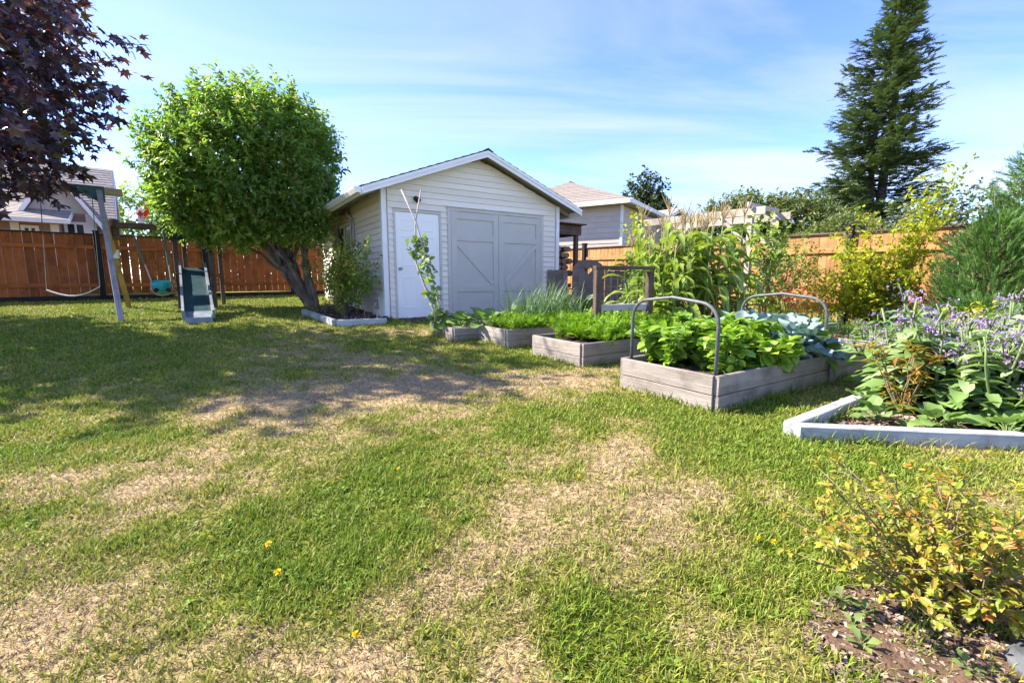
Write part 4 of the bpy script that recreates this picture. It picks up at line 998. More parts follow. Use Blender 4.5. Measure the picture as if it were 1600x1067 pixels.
# wire trellis in the bed
tr = thing('wire_trellis', 'dark wooden post and rail trellis with wire mesh among the greens', 'trellis', (1.13, 6.0, .2))
TA = Vector((1.13, 6.0, 0)); td = Vector((.95, .31, 0)).normalized(); TL = .8; q = rel(tr)
P3 = lambda s, z_: TA + td * s + Vector((0, 0, z_)) - Vector(tr.location)
board(tr, 'post', P3(0, .15), P3(0, 1.12), .09, .085, M['brown_wood'], td); board(tr, 'post', P3(TL, .15), P3(TL, 1.10), .09, .085, M['brown_wood'], td)
board(tr, 'top_rail', P3(-.05, 1.15), P3(TL + .05, 1.15), .09, .045, M['brown_wood'], (0, 0, 1)); board(tr, 'lower_rail', P3(.047, .62), P3(TL - .047, .62), .09, .04, M['grey_wood'], (td.y, -td.x, 0))
m = MB()
for i in range(1, 8): m.tube([P3(i * TL / 8, .64), P3(i * TL / 8, 1.13)], .0022, 4)
for i in range(5): m.tube([P3(.04, .70 + i * .1), P3(TL - .04, .70 + i * .1)], .0022, 4)
m.build('wire_mesh', M['metal'], tr)

# pergola
pg = thing('pergola', 'weathered grey timber pergola behind the corn', 'pergola', (3.7, 9.4, .1))
PO = Vector(pg.location); pb = Vector((.63, -.777, 0)); pa = Vector((.777, .63, 0)); P0 = Vector((2.86, 10.25, 0))
PP = lambda u, v, z_: P0 + pb * u + pa * v + Vector((0, 0, z_)) - PO
for u in (0, 2.35):
    for v in (0, 1.0): board(pg, 'post', PP(u, v, 0.05), PP(u, v, 2.20), .09, .09, M['grey_wood'], pa)
for v in (-.06, 1.06): board(pg, 'beam', PP(-.12, v, 2.20), PP(2.62, v, 2.20), .14, .04, M['grey_wood'], pa)
for u in (.0, 2.35): board(pg, 'cross_rafter', PP(u, -.16, 2.32), PP(u, 1.16, 2.32), .09, .04, M['grey_wood'], pb)
for u, du in ((0, .55), (2.35, -.55)):
    for v in (0, 1.0): board(pg, 'brace', PP(u + .04 * (1 if du > 0 else -1), v, 1.62), PP(u + du, v, 2.14), .06, .04, M['grey_wood'], pa)

# hoops over the long bed
def hoop(label, u):
    p0 = loc2(BEDS[0][0], u, .045); p1 = loc2(BEDS[0][0], u + .02, .905)
    t = thing('metal_hoop', label, 'hoop', (p0[0], p0[1], .05), 0, 'metal hoops over the long bed')
    d = Vector((p1[0] - p0[0], p1[1] - p0[1], 0)); pts = []; r = .17; H = .77; L = d.length; dn = d.normalized()
    pts = [Vector((0, 0, .0)), Vector((0, 0, H - r))]
    for i in range(1, 6): a = math.pi / 2 * i / 5; pts.append(dn * (r - r * math.cos(a)) + Vector((0, 0, H - r + r * math.sin(a))))
    pts.append(dn * L / 2 + Vector((0, 0, H + .03)))
    for i in range(0, 6): a = math.pi / 2 * i / 5; pts.append(dn * (L - r + r * math.sin(a)) + Vector((0, 0, H - r + r * math.cos(a))))
    pts.append(dn * L)
    m = MB(); m.tube(pts, .0145, 10); m.build('pipe', M['conduit'], t, True)
    for p in (Vector((0, 0, .17)), dn * L + Vector((0, 0, .17))):
        m = MB(); m.tube([p, p + Vector((0, 0, .035))], .021, 10); m.build('pipe_clamp', M['metal'], t)
hoop('bent grey metal hoop at the near end of the long bed', .05)
hoop('bent grey metal hoop halfway along the long bed', 1.82)

# white timber border
wb = thing('timber_border', 'white painted timber border of the flowering borage bed', 'border', (1.8, 2.74, 0))
def tb(p, q, w, h): return edge(wb, p, q, w, h, M['curb'], 'border_timber')
tb((1.80, 2.745), (4.3, 2.405), .085, .115); tb((1.79, 2.80), (5.1, 5.13), .085, .112)

# ------------------------------------------------------------------ foliage helpers
def twig_leaves(P, D, L, k, leaf, T, spread=.9, upn=.6, mat_up=None):
    """k leaves along each twig starting at P, direction D, length L"""
    n = len(P); D = unit(D)
    t = (np.tile(np.arange(k), n) + RNG.random(n * k) * .8) / k
    Pr = np.repeat(P, k, 0); Dr = np.repeat(D, k, 0); Lr = np.repeat(L, k)
    side = rdir(n * k); side -= Dr * (side * Dr).sum(1, keepdims=True); side = unit(side)
    d = Dr * (.25 + .5 * t[:, None]) + side * spread
    nn = rdir(n * k) * .5; nn[:, 2] += upn; nn += Dr * .25
    return inst(T, Pr + Dr * (Lr * t)[:, None], frames(d, nn), leaf * RNG.uniform(.7, 1.3, n * k))
def blob_points(blobs, n, lo=.8, hi=1.04, noise=.12, flat=0.0):
    B = np.array([[*c, *r] for c, r in blobs], float)
    w = (B[:, 3] * B[:, 4] + B[:, 4] * B[:, 5] + B[:, 3] * B[:, 5]); w /= w.sum()
    i = RNG.choice(len(B), n * 2, p=w); d = rdir(n * 2)
    u = RNG.uniform(lo, hi, n * 2) + (fbm(d[:, 0] * 3 + i * 7, d[:, 2] * 3 + d[:, 1] * 2, 1.2, 3, 4) - .5) * noise * 2
    P = B[i, :3] + d * B[i, 3:] * u[:, None]
    ok = np.ones(len(P), bool)
    for j in range(len(B)):
        q = np.linalg.norm((P - B[j, :3]) / B[j, 3:], axis=1); ok &= (q > .72) | (i == j)
    P, d = P[ok][:n], d[ok][:n]; return P, d
def crown(parent, name, blobs, n, k, twig, leaf, T, mat, up=.35, spread=.9, lo=.75, noise=.12, hi=1.04):
    P, d = blob_points(blobs, n, lo, hi, noise)
    D = d + rdir(len(P)) * .45; D[:, 2] += up
    V, l, t = twig_leaves(P, D, RNG.uniform(.6, 1.4, len(P)) * twig, k, leaf, T, spread)
    o = link(name, mesh_arrays(name, V, l, t, mat), parent); kid(parent, o); return o
LEAF = leaf_t(.38, .08, .12); LEAFW = leaf_t(.6, .1, .15, .5); LEAFN = leaf_t(.24, .06, .2, .45)

# ------------------------------------------------------------------ the round tree by the shed
bt_ = thing('round_tree', 'round glossy green tree with many leaning stems beside the shed', 'tree', (-4.80, 11.0, .28))
BO = Vector(bt_.location); LB = lambda x, y, z: (x - BO.x, y - BO.y, z - BO.z)
m = MB()
for i in range(18):
    a = random.uniform(-1, 1); b = random.uniform(-1, 1)
    end = Vector(LB(-6.2 + a * 1.5, 10.7 + b * 1.1, 2.7 + random.uniform(0, 1.0) - abs(a) * .2))
    if 9 < i <= 12: end = Vector(LB(-4.9 + a * .4, 10.8 + b * .5, 3.0 + random.random()))
    base = Vector((random.uniform(-.13, .13), random.uniform(-.1, .1), -.1))
    mid_ = Vector((-.62 + random.uniform(-.2, .16), random.uniform(-.2, .2), 1.05 + random.uniform(-.2, .25))) if i <= 9 or i > 12 else Vector((-.15 + random.uniform(-.1, .1), random.uniform(-.1, .1), 1.0))
    r_ = random.uniform(.035, .06); limb(m, base, mid_, r_ * 1.15, r_, .16, 7, 6)
    pts = limb(m, mid_, end, r_, .012, .15, 7, 8)
    for j in range(3):
        s = pts[random.randint(3, 7)]; limb(m, s, s + Vector((random.uniform(-.6, .6), random.uniform(-.5, .5), random.uniform(.3, .9))), .022, .008, .2, 5, 4)
limb(m, (0, 0, -.15), (-.40, -.05, .8), .13, .07, .08, 9, 6)
m.build('trunk', M['bark'], bt_, True)
blobs = [(LB(-6.05, 10.7, 3.42), (1.6, 1.6, 1.36)), (LB(-5.65, 10.7, 3.98), (1.3, 1.25, 1.12)), (LB(-6.6, 10.6, 3.15), (.95, 1.1, .95)), (LB(-5.0, 10.7, 3.25), (.85, 1.0, 1.25)), (LB(-6.3, 10.2, 2.6), (1.2, 1.0, .72))]
crown(bt_, 'crown', blobs, 4700, 10, .24, .12, leaf_t(.46, .08, .12), M['lf_bush'], up=.55, hi=1.12, noise=.3)
crown(bt_, 'inner_foliage', [(c, tuple(q * .8 for q in r)) for c, r in blobs], 1300, 9, .2, .12, leaf_t(.46, .08, .12), M['lf_bush'], lo=.5)
crown(bt_, 'low_shoots', [(LB(-4.55, 10.7, 1.7), (.35, .4, .75)), (LB(-4.6, 10.4, 2.4), (.5, .5, .5))], 130, 9, .2, .09, LEAF, M['lf_bush'], lo=.2)

# ------------------------------------------------------------------ purple maple reaching in from the side
def big_tree(name, label, loc, trunk_top, blobs, n, k, twig, leaf, T, mat, bark, r0=.22, nl=10, group=None, **kw):
    t = thing(name, label, 'tree', loc, 0, group); o = Vector(loc); m = MB()
    top = Vector(trunk_top) - o; limb(m, (0, 0, -.2), top, r0, r0 * .6, .05, 9, 6)
    for i in range(nl):
        c, r = blobs[i % len(blobs)]; d = Vector(rdir(1)[0]); e = Vector(c) - o + Vector((d.x * r[0], d.y * r[1], d.z * r[2])) * .7
        p = limb(m, top.lerp(Vector((0, 0, 0)), random.uniform(0, .25)), e, r0 * .42, .02, .12, 6, 6)
        for j in range(3):
            s = p[random.randint(2, 5)]; d = Vector(rdir(1)[0]); limb(m, s, s + Vector((d.x * r[0], d.y * r[1], d.z * r[2])) * .55, r0 * .12, .008, .15, 5, 4)
    m.build('trunk', bark, t, True)
    crown(t, 'crown', [(tuple(Vector(c) - o), r) for c, r in blobs], n, k, twig, leaf, T, mat, **kw)
    return t
MAP = maple_t()
big_tree('purple_maple', 'dark purple leaved maple overhanging the swing set', (-8.8, 6.3, .2), (-8.7, 6.4, 2.6),
         [((-8.5, 6.5, 4.6), (2.4, 2.2, 2.1)), ((-7.4, 6.3, 3.3), (1.15, 1.3, .75)), ((-7.0, 6.2, 4.9), (.8, 1.3, .5)), ((-6.3, 5.9, 3.95), (.8, 1.0, .25)), ((-6.45, 5.9, 4.75), (.7, .9, .22)), ((-7.3, 6.0, 2.5), (.95, 1.2, .40)), ((-6.5, 5.9, 3.1), (.8, .9, .2))],
         1250, 7, .45, .165, MAP, M['lf_maple'], M['bark_dark'], up=-.15, spread=.7, lo=.35, noise=.3)
big_tree('shade_tree', 'green tree standing left of the garden beyond the picture edge', (-14.6, 7.6, .4), (-14.5, 7.6, 2.8),
         [((-14.2, 7.4, 4.6), (2.8, 1.9, 2.0)), ((-12.6, 7.6, 3.6), (1.4, 1.5, 1.1))], 1100, 7, .35, .2, LEAFW, M['lf_far'], M['bark'], lo=.4, noise=.25)

# ------------------------------------------------------------------ tall conifer
cf = thing('tall_fir', 'tall dark twin-stemmed fir rising behind the cedar fence', 'fir tree', (19.35, 24.5, .3))
H = 15.9; FR = frond_t(9, 42, .055, .42, .35)
m = MB(); limb(m, (-.1, 0, -.3), (.35, 0, H), .30, .03, .02, 9, 12); limb(m, (.0, .1, 1.0), (-.55, .2, 7), .2, .13, .03, 8, 6); limb(m, (-.55, .2, 7), (-.15, .1, H - 3), .13, .03, .02, 7, 6)
PP_ = []; DD = []; LL = []
hgt = 1.6
while hgt < H - .1:
    f = (hgt - 1.6) / (H - 1.6); rad = (3.7 * (1 - f) ** .92 + .18) * (1.0 if f > .12 else .75 + 2 * f)
    for j in range(random.choice((7, 8, 8, 9)) if f < .9 else 5):
        a = random.uniform(0, 2 * math.pi); L = rad * random.uniform(.62, 1.1)
        cx, cy = (-.5 * min(1, hgt / 6), .2) if (j % 2 and hgt < H - 3) else (.35 * f - .1, 0)
        rise = -.10 + .38 * f
        p0 = Vector((cx, cy, hgt)); pts = [p0]
        for s in range(1, 7):
            q = s / 6; pts.append(p0 + Vector((math.cos(a) * L * q, math.sin(a) * L * q, L * (rise * q - .16 * q + .22 * q * q))))
        m.tube(pts, [.035 * (1 - q / 7) * (1.2 - f) + .006 for q in range(7)], 4)
        nf = int(7 + L * 13)
        for s in range(nf):
            q = random.uniform(.08, 1.0) ** .85; iq = min(5, int(q * 6)); p = pts[iq].lerp(pts[iq + 1], q * 6 - iq if q < 1 else 1)
            ang = a + random.choice((-1, 1)) * random.uniform(.15, 1.0)
            PP_.append(p + Vector((random.gauss(0, .1), random.gauss(0, .1), random.gauss(0, .12)))); DD.append((math.cos(ang), math.sin(ang), random.uniform(-.45, .35) + .25 * f)); LL.append(random.uniform(.38, .75) * (.6 + .5 * (1 - f)))
    hgt += random.uniform(.20, .36) * (1.25 - .5 * f)
m.build('trunk', M['bark_dark'], cf, True)
PP_ = np.array([tuple(p) for p in PP_]); DD = np.array(DD); nn = rdir(len(PP_)) * .35; nn[:, 2] += 1
V, l, t = inst(FR, PP_, frames(DD, nn), np.array(LL)); o = link('crown', mesh_arrays('crown', V, l, t, M['needle']), cf); kid(cf, o)

# ------------------------------------------------------------------ trees beyond the fences
big_tree('far_tree', 'small dark leafy tree behind the hip roofed house', (15.0, 52.0, .4), (15.0, 52, 3), [((15.0, 52, 7.6), (2.2, 2, 4.4)), ((14.2, 52, 5.5), (2.4, 2, 3)), ((16.2, 52, 6.5), (1.6, 2, 3.4)), ((12.6, 52, 5.2), (1.6, 1.6, 1.8))], 1500, 7, .7, .45, LEAFW, M['lf_fardark'], M['bark_dark'], group='trees beyond the fences', lo=.45, noise=.3)
big_tree('far_tree', 'broad light green tree above the pergola', (11.2, 21.0, .3), (11.2, 21, 1.8), [((10.6, 21, 3.1), (2.0, 1.6, 1.4)), ((12.2, 20.5, 3.1), (2.0, 1.6, 1.4)), ((9.2, 21, 2.6), (1.0, 1.2, 1.2))], 2100, 7, .4, .26, LEAF, M['lf_far'], M['bark_dark'], group='trees beyond the fences', lo=.5, noise=.25, up=.5)
big_tree('far_tree', 'dense olive bush showing over the cedar fence right of the pergola', (11.6, 16.3, .2), (11.6, 16.3, 1.2), [((11.6, 16.3, 2.2), (1.3, 1.1, 1.0)), ((10.6, 16.0, 1.9), (.9, .9, .8)), ((12.8, 16.0, 1.8), (1.0, .9, .8))], 900, 7, .3, .17, LEAF, M['lf_far'], M['bark_dark'], group='trees beyond the fences', lo=.5)
big_tree('far_tree', 'bright yellow green tree between the gabled house and the round tree', (-20.0, 25.0, .5), (-20, 25, 2), [((-20.0, 25, 3.4), (1.9, 1.6, 2.3)), ((-18.2, 25, 2.6), (1.6, 1.4, 1.6)), ((-16.3, 25, 2.4), (1.5, 1.2, 1.2))], 900, 7, .4, .24, LEAFW, M['lf_farbright'], M['bark'], group='trees beyond the fences', lo=.5)
big_tree('far_tree', 'green hedge tree behind the plank fence under the round crown', (-12.0, 21.0, .5), (-12, 21, 1.5), [((-13.0, 21, 2.0), (1.7, 1.0, 1.0)), ((-10.5, 21, 2.1), (1.7, 1.0, 1.0)), ((-8.2, 21.5, 2.4), (1.6, 1.0, 1.2))], 1000, 7, .35, .2, LEAFW, M['lf_far'], M['bark'], group='trees beyond the fences', lo=.5)
big_tree('hazel', 'grey green leafy shrub looking over the cedar fence beside the fir', (10.4, 9.9, .1), (10.4, 9.9, 1.3), [((10.1, 10.0, 2.2), (1.0, .7, .65)), ((11.0, 9.6, 2.3), (.8, .6, .75)), ((9.2, 10.6, 2.0), (.9, .6, .45)), ((10.8, 9.6, 2.85), (.4, .4, .35))], 520, 7, .3, .12, LEAFW, M['lf_hazel'], M['twig'], r0=.06, lo=.4, noise=.3)

# golden shrub against the cedar fence
gs = thing('golden_shrub', 'airy yellow green shrub with long upright whips against the cedar fence', 'shrub', (6.45, 7.95, .05)); GO = Vector(gs.location)
m = MB(); tips = []
for i in range(26):
    a = random.uniform(0, 2 * math.pi); rr = random.uniform(.2, .88); hh = random.uniform(.75, 1.4)
    e = Vector((math.cos(a) * rr, math.sin(a) * rr * .55, hh)); pts = limb(m, (random.uniform(-.06, .06), random.uniform(-.06, .06), -.05), e, .016, .005, .12, 5, 6); tips += pts[2:]
for (dx_, hh) in ((-.15, 2.05), (.35, 2.3), (.62, 2.55), (.9, 2.75), (.2, 1.75), (-.6, 1.75), (.75, 1.95), (1.05, 2.1), (.5, 1.6)):
    pts = limb(m, (random.uniform(-.05, .05), 0, 0), (dx_, random.uniform(-.25, .25), hh), .014, .003, .08, 5, 10); tips += pts[3:]
m.build('trunk', M['twig'], gs, True)
tips = np.array([tuple(v) for v in tips]); P = np.repeat(tips, 11, 0) + RNG.normal(size=(len(tips) * 11, 3)) * np.array([.09, .08, .07])
D = rdir(len(P)); D[:, 2] *= .4
V, l, t = twig_leaves(P, D, np.full(len(P), .12), 5, .065, LEAFW, .7); o = link('crown', mesh_arrays('crown', V, l, t, M['lf_gold']), gs); kid(gs, o)

# cypresses
CY = frond_t(9, 28, .022, .34, .5)
def cypress(label, loc, H, Rr, n, whips):
    t = thing('cypress', label, 'cypress', loc, 0, 'cypresses by the fence'); m = MB()
    limb(m, (0, 0, -.1), (0, 0, H * .9), .05, .01, .03, 6, 6)
    f = RNG.random(n) ** .8; a = RNG.random(n) * 2 * math.pi; r = Rr * (1 - f) ** .55 * np.sqrt(RNG.uniform(.15, 1, n)) * (1 + .25 * np.sin(a * 3 + f * 9))
    P = np.stack([np.cos(a) * r, np.sin(a) * r, f * H * .95 + .02], 1)
    for i in range(0, n, 30): limb(m, (0, 0, max(0, P[i, 2] - .3)), P[i], .012, .004, .1, 4, 3)
    D = np.stack([np.cos(a) * .75, np.sin(a) * .75, .55 + RNG.random(n) * .7], 1) + RNG.normal(size=(n, 3)) * .25
    S = RNG.uniform(.16, .34, n) * (1.15 - .4 * f)
    wp = []; wd_ = []
    for (dx_, dy_, hh) in whips:
        limb(m, (dx_ * .5, dy_ * .5, H * .5), (dx_, dy_, hh), .012, .003, .05, 5, 5)
        for j in range(34): q = random.random(); wp.append((dx_ * (.6 + .4 * q), dy_ * (.6 + .4 * q), H * .55 + (hh - H * .55) * q)); aa = random.random() * 6.28; wd_.append((math.cos(aa) * .5, math.sin(aa) * .5, 1.0))
    if wp: P = np.concatenate([P, np.array(wp)]); D = np.concatenate([D, np.array(wd_)]); S = np.concatenate([S, RNG.uniform(.10, .2, len(wp))])
    V, l, tt = inst(CY, P, frames(D, rdir(len(P))), S); m.build('trunk', M['twig'], t, True)
    o = link('crown', mesh_arrays('crown', V, l, tt, M['lf_cyp']), t); kid(t, o); return t
cypress('feathery green cypress with whippy tops in front of the cedar fence', (7.35, 7.0, .02), 1.95, .95, 2100, [(-.1, 0, 2.55), (.35, .1, 2.45), (-.35, .1, 2.15)])
cypress('taller bright cypress at the right edge of the picture', (8.2, 7.0, .02), 3.4, 1.05, 2300, [(.05, 0, 3.6), (-.25, 0, 3.0)])
cypress('low spreading cypress in front of the feathery one', (6.55, 6.35, .02), .65, .75, 600, [])

# ------------------------------------------------------------------ corn
def corn(name, label, seed):
    random.seed(seed); t = thing(name, label, 'corn', (0, 0, 0), 0, 'corn plants in the garden')
    H = random.uniform(1.45, 1.75); m = MB(); pts = [Vector((0, 0, -.03))]
    for i in range(1, 9): pts.append(Vector((random.uniform(-.012, .012), random.uniform(-.012, .012), H * i / 8)))
    m.tube(pts, [.016 - .0013 * i for i in range(9)], 6); m.build('stalk', M['stem_green'], t, True)
    a0 = random.uniform(0, 6.28)
    for i in range(12):
        h = .22 + (H - .4) * i / 11; a = a0 + math.pi * i + random.uniform(-.5, .5); L = random.uniform(.5, .8) * (1 - .25 * abs(i - 5) / 6); up = random.uniform(.7, 1.25); P = []; Wd = []; Nr = []
        d = Vector((math.cos(a), math.sin(a), 0)); sd_ = Vector((-math.sin(a), math.cos(a), 0)); p = Vector((0, 0, h)); el = up
        for s in range(10):
            q = s / 9; P.append(p.copy()); Wd.append(max(.004, .092 * math.sin(math.pi * min(1, q * .92 + .12)) ** .7)); Nr.append(sd_ + Vector((0, 0, .25 * math.sin(s * 1.7 + i))))
            el -= random.uniform(.14, .38); p = p + (d * math.cos(el) + Vector((0, 0, math.sin(el)))) * L / 9
        m = MB(); m.ribbon(P, Wd, Nr, .3); m.build('leaf', M['corn_dry' if i < 2 else 'lf_corn'], t, True)
    m = MB()
    for i in range(8):
        a = random.uniform(0, 6.28); b = random.uniform(.08, .55) if i else .02; L = random.uniform(.2, .32); p = Vector((0, 0, H - .04 + i * .012)); P = []
        for s in range(4): P.append(p + Vector((math.cos(a) * math.sin(b) * L * s / 3, math.sin(a) * math.sin(b) * L * s / 3, math.cos(b) * L * s / 3 - .03 * (s / 3) ** 2)))
        m.tube(P, [.004, .0055, .005, .002], 4)
    m.build('tassel', M['tassel'], t)
    m = MB(); h = H * .48; a = random.uniform(0, 6.28); d = Vector((math.cos(a) * .35, math.sin(a) * .35, .94)); m.tube([Vector((0, 0, h)) + d * q for q in (0, .04, .10, .16, .20, .23)], [.012, .026, .03, .025, .012, .003], 8); m.build('ear', M['lf_lettuce'], t, True)
    return t
cl = 'tall green corn plant with tan tassel in front of the pergola'
protos = [corn('corn_plant', cl, s) for s in (3, 5, 8)]
random.seed(21); spots = []
for r in range(4):
    for k in range(9):
        w_ = loc2((2.26, 6.2), k * .19 + random.uniform(-.05, .05), r * .3 + random.uniform(-.05, .05)); spots.append(w_)
for i, (x, y) in enumerate(spots):
    o = protos[i] if i < 3 else dup(protos[i % 3]); sc = random.uniform(.95, 1.2) * (.86 if i % 9 in (0, 8) else 1)
    o.location = (x, y, gz(x, y)); o.rotation_euler = (random.uniform(-.05, .05), random.uniform(-.05, .05), random.uniform(0, 6.28)); o.scale = (sc, sc, sc)

# vines and shrubs round the pergola
def bushlet(name, label, cat, loc, blobs, n, k, twig, leaf, T, mat, stems=6, group=None, **kw):
    t = thing(name, label, cat, loc, 0, group); m = MB()
    for i in range(stems):
        c, r = blobs[i % len(blobs)]; d = rdir(1)[0] * .5; limb(m, (random.uniform(-.05, .05), random.uniform(-.05, .05), -.04), (c[0] + d[0] * r[0], c[1] + d[1] * r[1], max(.1, c[2] + abs(d[2]) * r[2])), .012 if blobs[0][1][2] > .3 else .005, .003, .12, 5, 5)
    m.build('stem', kw.pop('stem_mat', M['twig']), t, True); crown(t, 'foliage', blobs, n, k, twig, leaf, T, mat, **kw); return t
bushlet('climbing_vine', 'yellow green vine climbing the far post of the pergola', 'vine', (2.78, 10.1, .1), [((0, 0, 1.0), (.22, .2, .9)), ((-.05, 0, 1.9), (.16, .15, .45)), ((.3, .2, 1.2), (.35, .3, .5))], 150, 6, .2, .12, LEAFW, M['lf_gold'], lo=.3)
bushlet('climbing_vine', 'green vine on the near post of the pergola above the corn', 'vine', (4.55, 8.25, .1), [((0, 0, 1.5), (.25, .2, .45)), ((.05, .1, .7), (.3, .25, .6))], 140, 6, .2, .12, LEAFW, M['lf_corn'], lo=.3)
bushlet('berry_bush', 'loose leafy berry bush casting shadows on the cedar fence', 'bush', (5.25, 8.9, .1), [((0, 0, .75), (.6, .45, .65)), ((.35, .1, 1.25), (.35, .3, .35)), ((-.35, 0, 1.1), (.3, .3, .35))], 330, 6, .22, .075, LEAFW, M['lf_corn'], stems=12, lo=.3, noise=.3)
bushlet('bean_vines', 'pale tangle of bean vines left of the corn', 'beans', (2.25, 7.9, .1), [((0, 0, .6), (.25, .35, .6)), ((.15, .3, 1.05), (.25, .3, .35))], 150, 6, .15, .09, LEAFW, M['lf_bean'], lo=.3)
bushlet('bamboo_clump', 'straw stemmed leafy plant beside the black fence post', 'plant', (6.05, 8.75, .06), [((0, 0, .75), (.35, .3, .35)), ((-.05, 0, .4), (.3, .25, .15))], 80, 6, .2, .13, LEAFN, M['lf_gold'], stems=9, lo=.3, stem_mat=M['stem_straw'])
bushlet('fern_plant', 'dark green broad shrub below the golden one', 'shrub', (5.9, 6.55, .02), [((0, 0, .22), (.5, .35, .24))], 130, 6, .16, .11, LEAFN, M['lf_dark'], lo=.3)
bushlet('lime_shrub', 'lime green low shrub at the foot of the cypress', 'shrub', (6.0, 5.75, .02), [((0, 0, .28), (.42, .3, .28))], 150, 6, .14, .07, LEAFW, M['lf_gold'], lo=.3)
for i, (x, y, s) in enumerate(((4.6, 7.6, .3), (5.1, 7.4, .24), (5.4, 7.9, .26), (4.9, 6.7, .2), (5.5, 7.0, .2))):
    bushlet('garden_herb', 'green bedding plant in the mulch before the cedar fence', 'plant', (x, y, gz(x, y)), [((0, 0, s * .7), (s, s * .9, s * .7))], 70, 6, .12, .08, LEAFN, (M['lf_lettuce'], M['lf_bean'])[i % 2], group='bedding plants by the cedar fence', lo=.3, stems=4)
rf = bushlet('red_flower', 'yellow leaved plant with crimson flower spikes beyond the second hoop', 'flowers', (4.35, 7.15, .05), [((0, 0, .25), (.28, .25, .25))], 110, 6, .12, .08, LEAFN, M['lf_gold'], lo=.3)
P = RNG.normal(size=(170, 3)) * np.array([.16, .12, .12]) + np.array([0, 0, .66]); D = rdir(170); V, l, t = inst(leaf_t(.6, .1, .3), P, frames(D, rdir(170)), RNG.uniform(.03, .06, 170)); o = link('flower_spikes', mesh_arrays('flower_spikes', V, l, t, M['red_petal']), rf); kid(rf, o); o['kind'] = 'stuff'
m = MB()
for i in range(9): a = random.random() * 6.28; m.tube([(0, 0, .1), (math.cos(a) * .08, math.sin(a) * .07, .4), (math.cos(a) * .16, math.sin(a) * .12, .74)], .005, 4)
m.build('flower_stem', M['stem_green'], rf)

# ------------------------------------------------------------------ plants in the beds
BZS = [b[3] + b[4] - .06 for b in BEDS]
def in_bed(i, u, v): x, y = loc2(BEDS[i][0], u, v); return (x, y, BZS[i])
# ferny mass: carrots
def ferny(name, label, spots, hgt, mat, fr, sc):
    P = []; D = []; S = []
    for (x, y, z) in spots:
        for j in range(9):
            a = random.random() * 6.28; b = random.uniform(.1, .95); d = np.array([math.cos(a) * math.sin(b), math.sin(a) * math.sin(b), math.cos(b)]); L = hgt * random.uniform(.6, 1.1)
            for q in (.35, .55, .75, .9):
                P.append(np.array([x, y, z]) + d * L * q + np.array([0, 0, -.12 * q * q * hgt])); dd = d + RNG.normal(size=3) * .5; dd[2] -= .35 * q; D.append(dd); S.append(sc * random.uniform(.7, 1.3))
    P = np.array(P); V, l, t = inst(fr, P, frames(np.array(D), rdir(len(P)) * .6 + np.array([0, 0, 1.])), np.array(S)); o = link(name, mesh_arrays(name, V, l, t, mat)); return tag(o, label, 'greens', kind='stuff')
FE = frond_t(6, 45, .05, .42, .3)
ferny('carrot_tops', 'mass of feathery yellow green carrot tops spilling over the plank bed', [in_bed(1, random.uniform(.35, 1.72), random.uniform(.0, .92)) for i in range(140)], .34, M['lf_carrot'], FE, .10)
ferny('dill_greens', 'mass of bright ferny greens in the bed before the barn doors', [in_bed(2, random.uniform(.05, 1.5), random.uniform(.03, .6)) for i in range(150)], .26, M['lf_carrot'], FE, .07)
# leeks
def leek(seed):
    random.seed(seed); t = thing('leek', 'blue green upright leek in the clump left of the dark trellis post', 'leek', (0, 0, 0), 0, 'leeks in the clump'); m = MB()
    for i in range(8):
        a = random.random() * 6.28; L = random.uniform(.45, .75); el = random.uniform(1.15, 1.5); d = Vector((math.cos(a), math.sin(a), 0)); s_ = Vector((-math.sin(a), math.cos(a), 0)); p = Vector((0, 0, .03)); P = []; Wd = []; Nr = []
        for s in range(8):
            P.append(p.copy()); Wd.append(.017 * (1 - .85 * s / 7)); Nr.append(s_); el -= random.uniform(.0, .09) * (1 + s * .35); p = p + (d * math.cos(el) + Vector((0, 0, math.sin(el)))) * L / 7
        m.ribbon(P, Wd, Nr, .3)
    m.build('leaves', M['lf_leek'], t, True)
    m = MB(); m.tube([(0, 0, -.02), (0, 0, .16)], [.012, .010], 7); m.build('shank', M['stem_green'], t, True); return t
lk = [leek(s) for s in (1, 2, 4)]; random.seed(33)
for i in range(64):
    x, y, z = in_bed(2, random.uniform(.55, 1.75), random.uniform(.35, .93)) if i < 46 else (random.uniform(.75, 1.25), random.uniform(7.2, 7.9), .08)
    o = lk[i] if i < 3 else dup(lk[i % 3]); o.location = (x, y, z); s = random.uniform(.85, 1.2); o.scale = (s, s, s); o.rotation_euler = (0, 0, random.random() * 6.28)
# basil
def leafy(name, label, cat, group, H, nst, k, leaf, T, mat, spread, stem=None):
    t = thing(name, label, cat, (0, 0, 0), 0, group); m = MB(); P = []; D = []
    for i in range(nst):
        a = random.random() * 6.28; r = spread * random.uniform(.2, 1); e = Vector((math.cos(a) * r, math.sin(a) * r, H * random.uniform(.6, 1))); pts = limb(m, (0, 0, -.02), e, .006, .003, .1, 5, 5)
        for q in pts[1:]: P += [tuple(q + Vector((random.gauss(0, .025), random.gauss(0, .025), random.gauss(0, .02))))]; D += [(e.x * .6 + random.gauss(0, .15), e.y * .6 + random.gauss(0, .15), e.z)]
        P += [tuple(e)] * 2; D += [(0, 0, 1)] * 2
    m.build('stem', stem or M['stem_green'], t, True)
    P = np.array(P); V, l, tt = twig_leaves(P, np.array(D, float), np.full(len(P), .05), k, leaf, T, 1.0, .9); o = link('leaves', mesh_arrays('leaves', V, l, tt, mat), t); kid(t, o); o['kind'] = 'stuff'; return t
BAS = leaf_big(.78, .12, .25, .03, 4)
